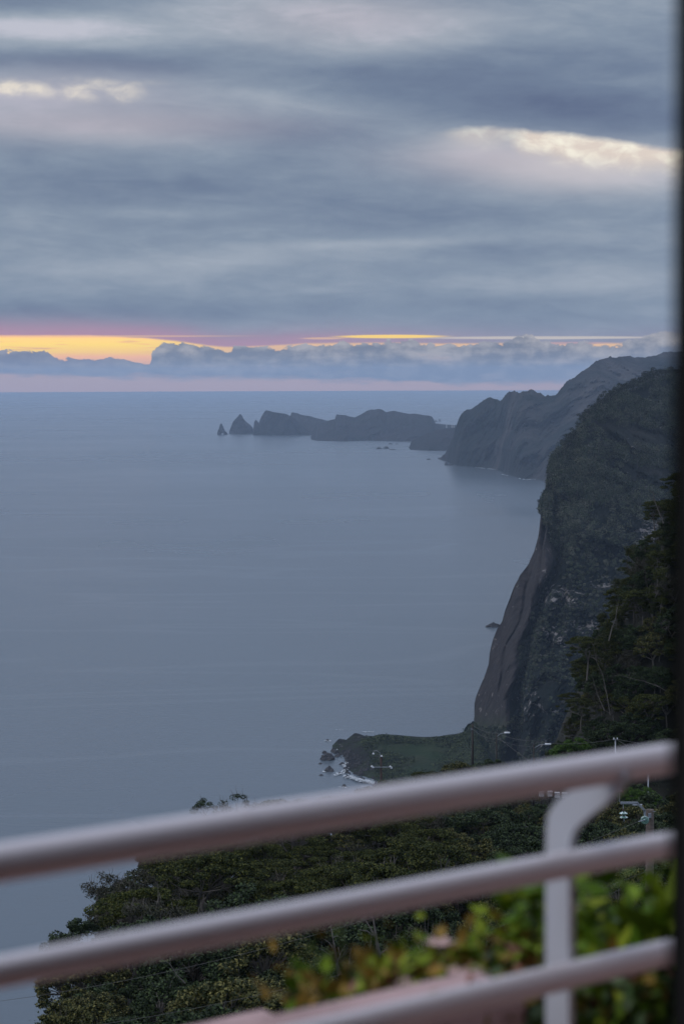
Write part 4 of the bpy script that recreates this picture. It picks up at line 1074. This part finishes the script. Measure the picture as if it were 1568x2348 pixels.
di = MB().lathe([(0, .06), (.03, .06), (.04, .03), (.07, .02), (.128, .0), (.133, -.012), (.115, -.014), (.108, -.034), (.10, -.014), (.082, -.014), (.075, -.036), (.067, -.014), (.045, -.014), (.035, -.06), (0, -.06)], q, axis=-ax, n=32).build('insulator', M_glassins, o, True)
MB().tube([L(815, 776, -.46), L(740, 790, -.6), L(690, 805, -.7)], [.022, .018, .014], 8).build('clamp', M_galv, o, True)
MB().tube([L(830, 770, -.3), L(880, 735, -.25), L(915, 715, -.13)], .02, 8).build('shackle', M_galv, o, True)
MB().box(L(905, 690, -.14), (.10, .03, .16), bev=.008).build('bracket', M_galv, o)
MB().tube([L(960, 610, -.1), L(1010, 612, -.1), L(1020, 600, -.1)], .008, 6).build('hook', M_galv, o)
tag(o, 'weathered wooden utility pole with grey bracket arm and green glass insulators at right', 'utility pole')
POLE = Vector(o.location)

# overhead wires
def wire(p0, p1, sag, r_, label):
    n_ = 22; pts = [Vector(p0).lerp(Vector(p1), i / n_) - Vector((0, 0, 4 * sag * (i / n_) * (1 - i / n_))) for i in range(n_ + 1)]
    tag(MB().tube(pts, r_, 5).build('power_line', M_wire2 if r_ < .03 else M_wire, None), label, 'wire', 'overhead wires')
M_wire2 = mat('pale_wire', (.09, .09, .085), .6, .2)
wire(POLE + L(690, 805, -.7), P(-120, 2310, 70), .9, .007, 'thin pale wire falling left from the glass insulator, uppermost of the lower three')
wire(P(1500, 1990, 60), P(-150, 2390, 62), 1.0, .007, 'thin pale wire crossing the dark wood below the middle rail, middle of three')
wire(P(1500, 2000, 55), P(-150, 2560, 52), .8, .006, 'thin pale wire crossing low above the planter, lowest of three')
top = Vector((0, 0, -.15))
wire(tA + top, tB + Vector((0, 0, .0)), .25, .02, 'dark wire between the bare pole and the first lamp post')
wire(tA + top * 4, tB + top * 4, .35, .018, 'lower dark wire between the bare pole and the first lamp post')
wire(tB, tC + Vector((0, 0, .35)), .2, .02, 'dark wire between the two lamp posts')
wire(tB + top * 4, tC + top, .3, .016, 'lower wire between the two lamp posts')
wire(tC + Vector((0, 0, .3)), tD + Vector((0, -.1, .0)), .35, .016, 'wire from the second lamp post to the grey pole')
wire(tD, P(1600, 1715, 165), .2, .016, 'wire from the grey pole toward the dark frame')
wire(tD, P(1600, 1790, 170), .2, .02, 'steeper wire from the grey pole down to the right')
wire(tB + top * 2, P(1215, 1745, 200), .1, .02, 'guy wire slanting down right from the first lamp post')
wire(P(835, 1890, 205), P(900, 1995, 110), .1, .02, 'thin stay wire slanting over the yellow-green trees')
wire(P(862, 1885, 205), P(925, 1990, 112), .1, .02, 'second thin stay wire beside the first over the trees')

# ------------------------------------------------------------------ railing
def rail_pt(px, py, D): return P(px, py, D)
A0 = P(0, 1978, 2.00); B0 = P(1553, 1737, 2.55); zr = (A0.z + B0.z) / 2
A0.z = B0.z = zr
rd = (B0 - A0); rd.z = 0; rd.normalize(); n_out = Vector((-rd.y, rd.x, 0)); n_out = n_out if n_out.y > 0 else -n_out
print('rail', A0 - CP, B0 - CP, 'dir', rd)
def plane_z(px, py, off): q = onplane(px, py, A0 + n_out * off, n_out); return q
mid_off = .062
z2 = (plane_z(100, 2217, mid_off).z + plane_z(1500, 1938, mid_off).z) / 2
z3 = (plane_z(1223, 2254, mid_off).z + plane_z(1553, 2180, mid_off).z) / 2
print('z2', z2 - CAMZ, plane_z(100, 2217, mid_off).z - CAMZ, plane_z(1500, 1938, mid_off).z - CAMZ, 'z3', z3 - CAMZ)
FLOOR = CAMZ - 1.52
# post plane
n_post = rd.copy(); edge = None
best = None
for k in range(400):
    s_ = .2 + k * .005
    q = A0 + rd * s_ + n_out * (mid_off + .018); px, py = to_px(Vector((q.x, q.y, z2)))
    if best is None or abs(px - 1311) < best[0]: best = (abs(px - 1311), s_)
ps = best[1]; Pp = A0 + rd * ps
rail = empty('railing', (Pp.x, Pp.y, FLOOR))
RO = Vector(rail.location)
def railtube(z, off, r_, name='rail'):
    a = A0 + rd * -1.6 + n_out * off; b = A0 + rd * 3.0 + n_out * off; a.z = b.z = z
    n_ = 40; pts = [a.lerp(b, i / n_) - RO for i in range(n_ + 1)]
    return MB().tube(pts, r_, 32).build(name, M_rail, rail, True)
railtube(zr, 0, .0205, 'handrail')
railtube(z2, mid_off, .0175); railtube(z3, mid_off, .0175)
z4 = z3 - (z2 - z3); railtube(z4, mid_off, .0175); railtube(z4 - (z2 - z3), mid_off, .0175)
prof = [(1257, 2348), (1257, 1950), (1258, 1903), (1261, 1871), (1268, 1855), (1277, 1842), (1292, 1826), (1316, 1810), (1326, 1790), (1442, 1768), (1440, 1786), (1418, 1817), (1386, 1847), (1354, 1871), (1332, 1890), (1318, 1908), (1311, 1935), (1311, 2348)]
def post(at, name='post'):
    off = rd * (at - ps); vv = []
    pl2 = [onplane(x, y, Pp, n_post) for x, y in prof]
    for p in pl2:
        if p is pl2[0] or p is pl2[-1]: pass
    bot0 = pl2[0].copy(); bot1 = pl2[-1].copy(); bot0.z = bot1.z = FLOOR
    pl3 = [bot0] + pl2[1:-1] + [bot1]
    # keep the bar upright and constant in section below the bend
    n_ = len(pl3); th = .005
    vv = [p - RO + off - n_post * th for p in pl3] + [p - RO + off + n_post * th for p in pl3]
    ff = [tuple(range(n_)), tuple(range(n_, 2 * n_))[::-1]] + [(i, i + n_, (i + 1) % n_ + n_, (i + 1) % n_) for i in range(n_)]
    return MB().add(vv, ff).build(name, M_post, rail)
post(ps); post(ps + 1.45); post(ps - 1.9)
jq = A0 + rd * (onplane(558, 1891, A0, n_out) - A0).dot(rd) - RO
MB().tube([jq - rd * .004, jq + rd * .004], .0215, 24).build('joint_ring', M_rail, rail)
tag(rail, 'blurred silver tube railing of the balcony crossing the view in front', 'railing')

# ------------------------------------------------------------------ balcony floor, planter, walls
def quadbox(a, b, n, w0, w1, z0, z1):     # prism between offsets w0..w1 outward of line a-b
    vv = []
    for p in (a, b):
        for w_ in (w0, w1):
            for z in (z0, z1): q = p + n * w_; vv.append(Vector((q.x, q.y, z)))
    return MB().add(vv, [(0, 1, 3, 2), (4, 6, 7, 5), (0, 4, 5, 1), (2, 3, 7, 6), (0, 2, 6, 4), (1, 5, 7, 3)])
La, Lb = A0 - rd * 3.2, A0 + rd * 4.2
fl = quadbox(La, Lb, n_out, -4.2, .16, FLOOR - .2, FLOOR).build('balcony_floor', M_terra); tag(fl, kind='structure')
# planter: inner coping edge from picture: far edge line (564,2336)-(1024,2240)
zc_ = CAMZ - .835
q0 = onplane(564, 2338, Vector((0, 0, zc_)), Vector((0, 0, 1))); q1 = onplane(1024, 2242, Vector((0, 0, zc_)), Vector((0, 0, 1)))
o0, o1 = (q0 - A0).dot(n_out), (q1 - A0).dot(n_out); print('coping offsets', o0, o1)
oc_ = (o0 + o1) / 2
def srail(px, py, off): return (onplane(px, py, A0 + n_out * off, n_out) - A0).dot(rd)
def planter(s0, s1, ztop, label, drop=.22, w=.11):
    a, b = A0 + rd * s0, A0 + rd * s1
    pl = empty('planter', (a.x, a.y, FLOOR)); PO = Vector(pl.location)
    def pb(w0, w1, z0, z1, name, m_): quadbox(a - PO, b - PO, n_out, w0, w1, z0 - PO.z, z1 - PO.z).build(name, m_, pl)
    pb(oc_ - w + .01, oc_ - .02, FLOOR - .25, ztop - .05, 'inner_wall', M_pink)
    pb(oc_ - w, oc_, ztop - .05, ztop, 'coping', M_pink)
    pb(oc_, oc_ + .45, FLOOR - .25, ztop - drop, 'soil', M_soil)
    pb(oc_ + .45, oc_ + .55, FLOOR - .25, ztop - drop + .02, 'outer_wall', M_pink)
    tag(pl, label, 'planter'); return pl
sm = srail(1085, 2228, oc_); sr_ = srail(1425, 2310, oc_); zlow = onplane(1490, 2302, A0 + n_out * oc_, n_out).z
planter(-3.2, sm, zc_, 'pale pink rendered planter wall blurred below the lowest rail at left')
planter(sr_, 4.2, zlow, 'low pink ledge in the bottom right corner beside the dark frame')
ANG = math.atan2(rd.y, rd.x)
bw = empty('house', (0, 0, FLOOR), ANG)
def wb(x0, x1, y0, y1, z0, z1, nm='wall', m_=None): MB().box(((x0 + x1) / 2, (y0 + y1) / 2, (z0 + z1) / 2), (x1 - x0, y1 - y0, z1 - z0)).build(nm, m_ or M_wallm, bw)
wb(-4, -.35, .90, 1.06, 0, 2.75); wb(1.95, 4.5, .90, 1.06, 0, 2.75); wb(-.35, 1.95, .90, 1.06, 2.32, 2.75, 'lintel')
wb(-4.15, 4.65, -3.15, 1.06, 2.753, 2.9, 'ceiling'); wb(-4, 4.5, -3.15, -3, 0, 2.75, 'wall', M_room); wb(-4.15, -4.003, -3.15, 1.06, 0, 2.75, 'wall', M_room); wb(4.503, 4.65, -3.15, 1.06, 0, 2.75, 'wall', M_room)
tag(bw, 'plain rendered house room and doorway around the viewer', 'house')
# dark leaf frame of the open door at the right edge
ex = P(1525, 1174, 1.33)
fr = empty('door_frame', (ex.x, ex.y, FLOOR), ANG)
MB().box((.05, -.03, 1.16), (.10, .06, 2.30), bev=.006).build('stile', M_frame, fr)
MB().box((.55, -.03, 2.26), (.89, .05, .09)).build('rail', M_frame, fr); MB().box((.55, -.03, .07), (.89, .05, .12)).build('rail', M_frame, fr)
MB().box((.55, -.03, 1.17), (.89, .035, 2.07)).build('panel', M_frame, fr)
MB().box((-.004, -.03, 1.16), (.008, .012, 2.2)).build('seal', M_seal, fr)
MB().tube([(.06, -.06, 1.0), (.06, -.11, 1.0), (.06, -.11, 1.12)], .009, 8).build('handle', M_galv, fr)
tag(fr, 'black out-of-focus door frame filling the right edge', 'door frame')

# ------------------------------------------------------------------ planter plants
M_pl = {'green': mat('fresh_green', (.075, .15, .008), .6, island=(.17, .26, .012), spec=.15), 'lime': mat('lime_green', (.16, .23, .012), .6, island=(.31, .35, .025), spec=.15),
        'amber': mat('amber_leaf', (.18, .12, .018), .6, island=(.32, .19, .035), spec=.15), 'red': mat('rust_leaf', (.20, .06, .03), .5, island=(.30, .12, .05)), 'deep': mat('deep_green', (.035, .075, .010), .5, island=(.10, .17, .02)),
        'pinkf': mat('pale_petal', (.62, .42, .38), .6, island=(.5, .3, .26)), 'stem': mat('green_stem', (.06, .09, .02), .6)}
def plant(px, py, D, w_, h_, n_, lsize, mm, label, seed, flowers=0, upright=False, root_z=None):
    rng_ = np.random.default_rng(seed); r2 = random.Random(seed)
    c0 = P(px, py, D); z0 = root_z if root_z is not None else (zc_ - .22 if px < 1080 else zlow - .22)
    o_ = empty('leafy_plant' if not flowers else 'flowering_plant', (c0.x, c0.y, z0)); H_ = c0.z - z0; mb_ = MB(); tips = []
    ns = max(4, n_ // 9)
    for i in range(ns):
        a = r2.uniform(0, 6.28); rr_ = math.sqrt(r2.random()) * w_ / 2
        e_ = Vector((rr_ * math.cos(a), rr_ * math.sin(a) * .8, max(.03, H_ + r2.uniform(-1.3, .05) * h_)))
        m1 = Vector((e_.x * .4, e_.y * .4, e_.z * .55)); mb_.tube([(e_.x * .2, e_.y * .2, -.02), m1, e_], [.004, .003, .002], 5); tips += [m1, e_, e_.lerp(m1, .4)]
    mb_.build('stems', M_pl['stem'], o_)
    ct = []
    for i in range(n_ * 3):
        t_ = tips[r2.randrange(len(tips))]; ct.append((t_.x + r2.gauss(0, .035), t_.y + r2.gauss(0, .035), t_.z + r2.gauss(0, .022 if not upright else .05)))
    v_, f_ = leaves(np.array(ct), lsize, rng_, .3 if not upright else -.4, .55 if not upright else .2)
    for k_, (mm_, sel) in enumerate(((mm[0], np.arange(len(ct)) % 3 != 0), (mm[1], np.arange(len(ct)) % 3 == 0))):
        idx = np.where(sel)[0]; vv = v_.reshape(-1, 4, 3)[idx].reshape(-1, 3); meshobj('leaves', vv, np.arange(len(idx) * 4).reshape(-1, 4), M_pl[mm_], o_)
    for i in range(flowers):
        t_ = tips[r2.randrange(len(tips))] + Vector((0, 0, .03)); k_ = 6; fm = MB()
        for j in range(k_):
            a = 6.28 * j / k_; d_ = Vector((math.cos(a), math.sin(a), .3)); s__ = Vector((-math.sin(a), math.cos(a), 0))
            fm.add([t_, t_ + d_ * .012 + s__ * .009, t_ + d_ * .026, t_ + d_ * .012 - s__ * .009], [(0, 1, 2, 3)])
        fm.build('flower', M_pl['pinkf'], o_)
    tag(o_, label, 'plant'); return o_
G = 'green'
plant(1495, 1985, 3.05, .40, .24, 357, 0.0432, (G, 'lime'), 'tall bright green plant rising highest beside the dark frame', 1)
plant(1440, 2075, 2.98, .46, .24, 357, 0.0432, (G, 'lime'), 'broad bright green plant right of the railing post', 2)
plant(1355, 2005, 3.10, .14, .12, 78, 0.0396, (G, 'deep'), 'small green tuft standing up just right of the post', 3)
plant(1350, 2110, 3.0, .22, .14, 136, 0.0396, (G, 'deep'), 'second green tuft right of the post below the small one', 19)
plant(1400, 2150, 2.92, .40, .12, 255, 0.0396, (G, 'lime'), 'green plant with pale flowers low behind the post', 4, 12)
plant(1350, 2225, 2.8, .20, .05, 119, 0.0288, ('red', 'amber'), 'rusty red leaved plant at the post above the bottom rail', 5)
plant(1225, 2170, 3.0, .16, .10, 187, 0.036, (G, 'lime'), 'lime green plant immediately left of the post', 6)
plant(1195, 2185, 2.9, .22, .08, 187, 0.0324, (G, 'amber'), 'low green plant under the lime one left of the post', 20)
plant(1125, 2185, 2.9, .24, .08, 170, 0.0324, ('amber', 'lime'), 'golden amber leaved plant left of the post', 7, 4)
plant(1050, 2155, 2.95, .18, .08, 102, 0.0324, ('amber', 'lime'), 'small golden plant with the highest amber tips', 8)
plant(1070, 2225, 2.78, .30, .06, 187, 0.0302, ('amber', 'red'), 'amber and rust plant spilling onto the pink coping', 9, 6)
plant(985, 2210, 2.86, .22, .07, 153, 0.0324, ('lime', 'amber'), 'olive green plant in the middle of the planter', 10, 2)
plant(915, 2225, 2.85, .18, .06, 102, 0.0288, ('lime', 'amber'), 'yellow-green plant beside the olive one in the planter', 21, 2)
plant(845, 2230, 2.88, .18, .07, 119, 0.0324, (G, 'amber'), 'leftmost low green plant in the planter', 11)
plant(875, 2175, 2.9, .08, .10, 27, 0.0324, ('amber', 'amber'), 'thin brownish sprig above the leftmost plant', 12)
plant(1470, 2215, 2.84, .44, .12, 340, 0.0396, ('deep', G), 'dark leafy plant behind and under the bottom rail at right', 13)
plant(1395, 2250, 2.78, .30, .10, 255, 0.036, ('deep', 'lime'), 'dark green plant with lime spots right of the post foot', 14)
plant(1450, 2275, 2.80, .22, .06, 153, 0.036, ('deep', G), 'low dark plant just above the pink corner', 22)
plant(1200, 2255, 2.76, .22, .10, 187, 0.036, ('deep', G), 'dark green plant left of the post foot', 15)
plant(1110, 2285, 2.72, .18, .06, 119, 0.036, ('deep', 'amber'), 'dark plant at the foot of the amber ones below the bottom rail', 23)
plant(1500, 2150, 2.9, .14, .14, 60, .16, ('lime', G), 'upright grassy blades beside the dark frame', 16, 0, True)
plant(812, 2120, 3.0, .05, .20, 17, 0.036, ('deep', 'green'), 'tall thin green shoot standing left of the planter middle', 17, 0, True)
plant(752, 2120, 3.0, .05, .16, 13, 0.036, ('deep', 'deep'), 'tall faint shoot farthest left in the planter', 18, 0, True)
plant(672, 2185, 2.95, .03, .05, 8, 0.0324, ('amber', 'amber'), 'single faint orange sprig at the far left of the planter', 24)

plant(1150, 2262, 2.80, .22, .10, 190, .036, ('deep', G), 'dark green plant filling the gap below the amber one', 25)
plant(1340, 2262, 2.86, .18, .08, 150, .036, ('deep', 'lime'), 'dark lime-flecked plant touching the post on its right', 26)
plant(1530, 2225, 2.92, .14, .10, 140, .036, (G, 'deep'), 'green plant squeezed against the dark frame', 27)

# ------------------------------------------------------------------ haze
m_ = bpy.data.materials.new('haze_air'); m_.use_nodes = True; n_ = m_.node_tree; n_.nodes.clear()
pv = n_.nodes.new('ShaderNodeVolumePrincipled'); pv.inputs['Density'].default_value = 5.0e-5
pv.inputs['Color'].default_value = (.62, .78, 1.0, 1); pv.inputs['Anisotropy'].default_value = .0
ou = n_.nodes.new('ShaderNodeOutputMaterial'); n_.links.new(pv.outputs[0], ou.inputs['Volume'])
hz = MB().box((0, 0, (410 - 3) / 2), (72600, 72600, 413)).build('haze', m_); tag(hz, 'thin blue dusk haze over the bay', 'haze', None, 'stuff')

# tidy helper property
for o in C.objects:
    if 'h' in o: del o['h']
for k_, pl_ in protos.items():
    for pr in pl_:
        if pr.name not in used:
            for ch in list(pr.children): bpy.data.objects.remove(ch)
            bpy.data.objects.remove(pr)
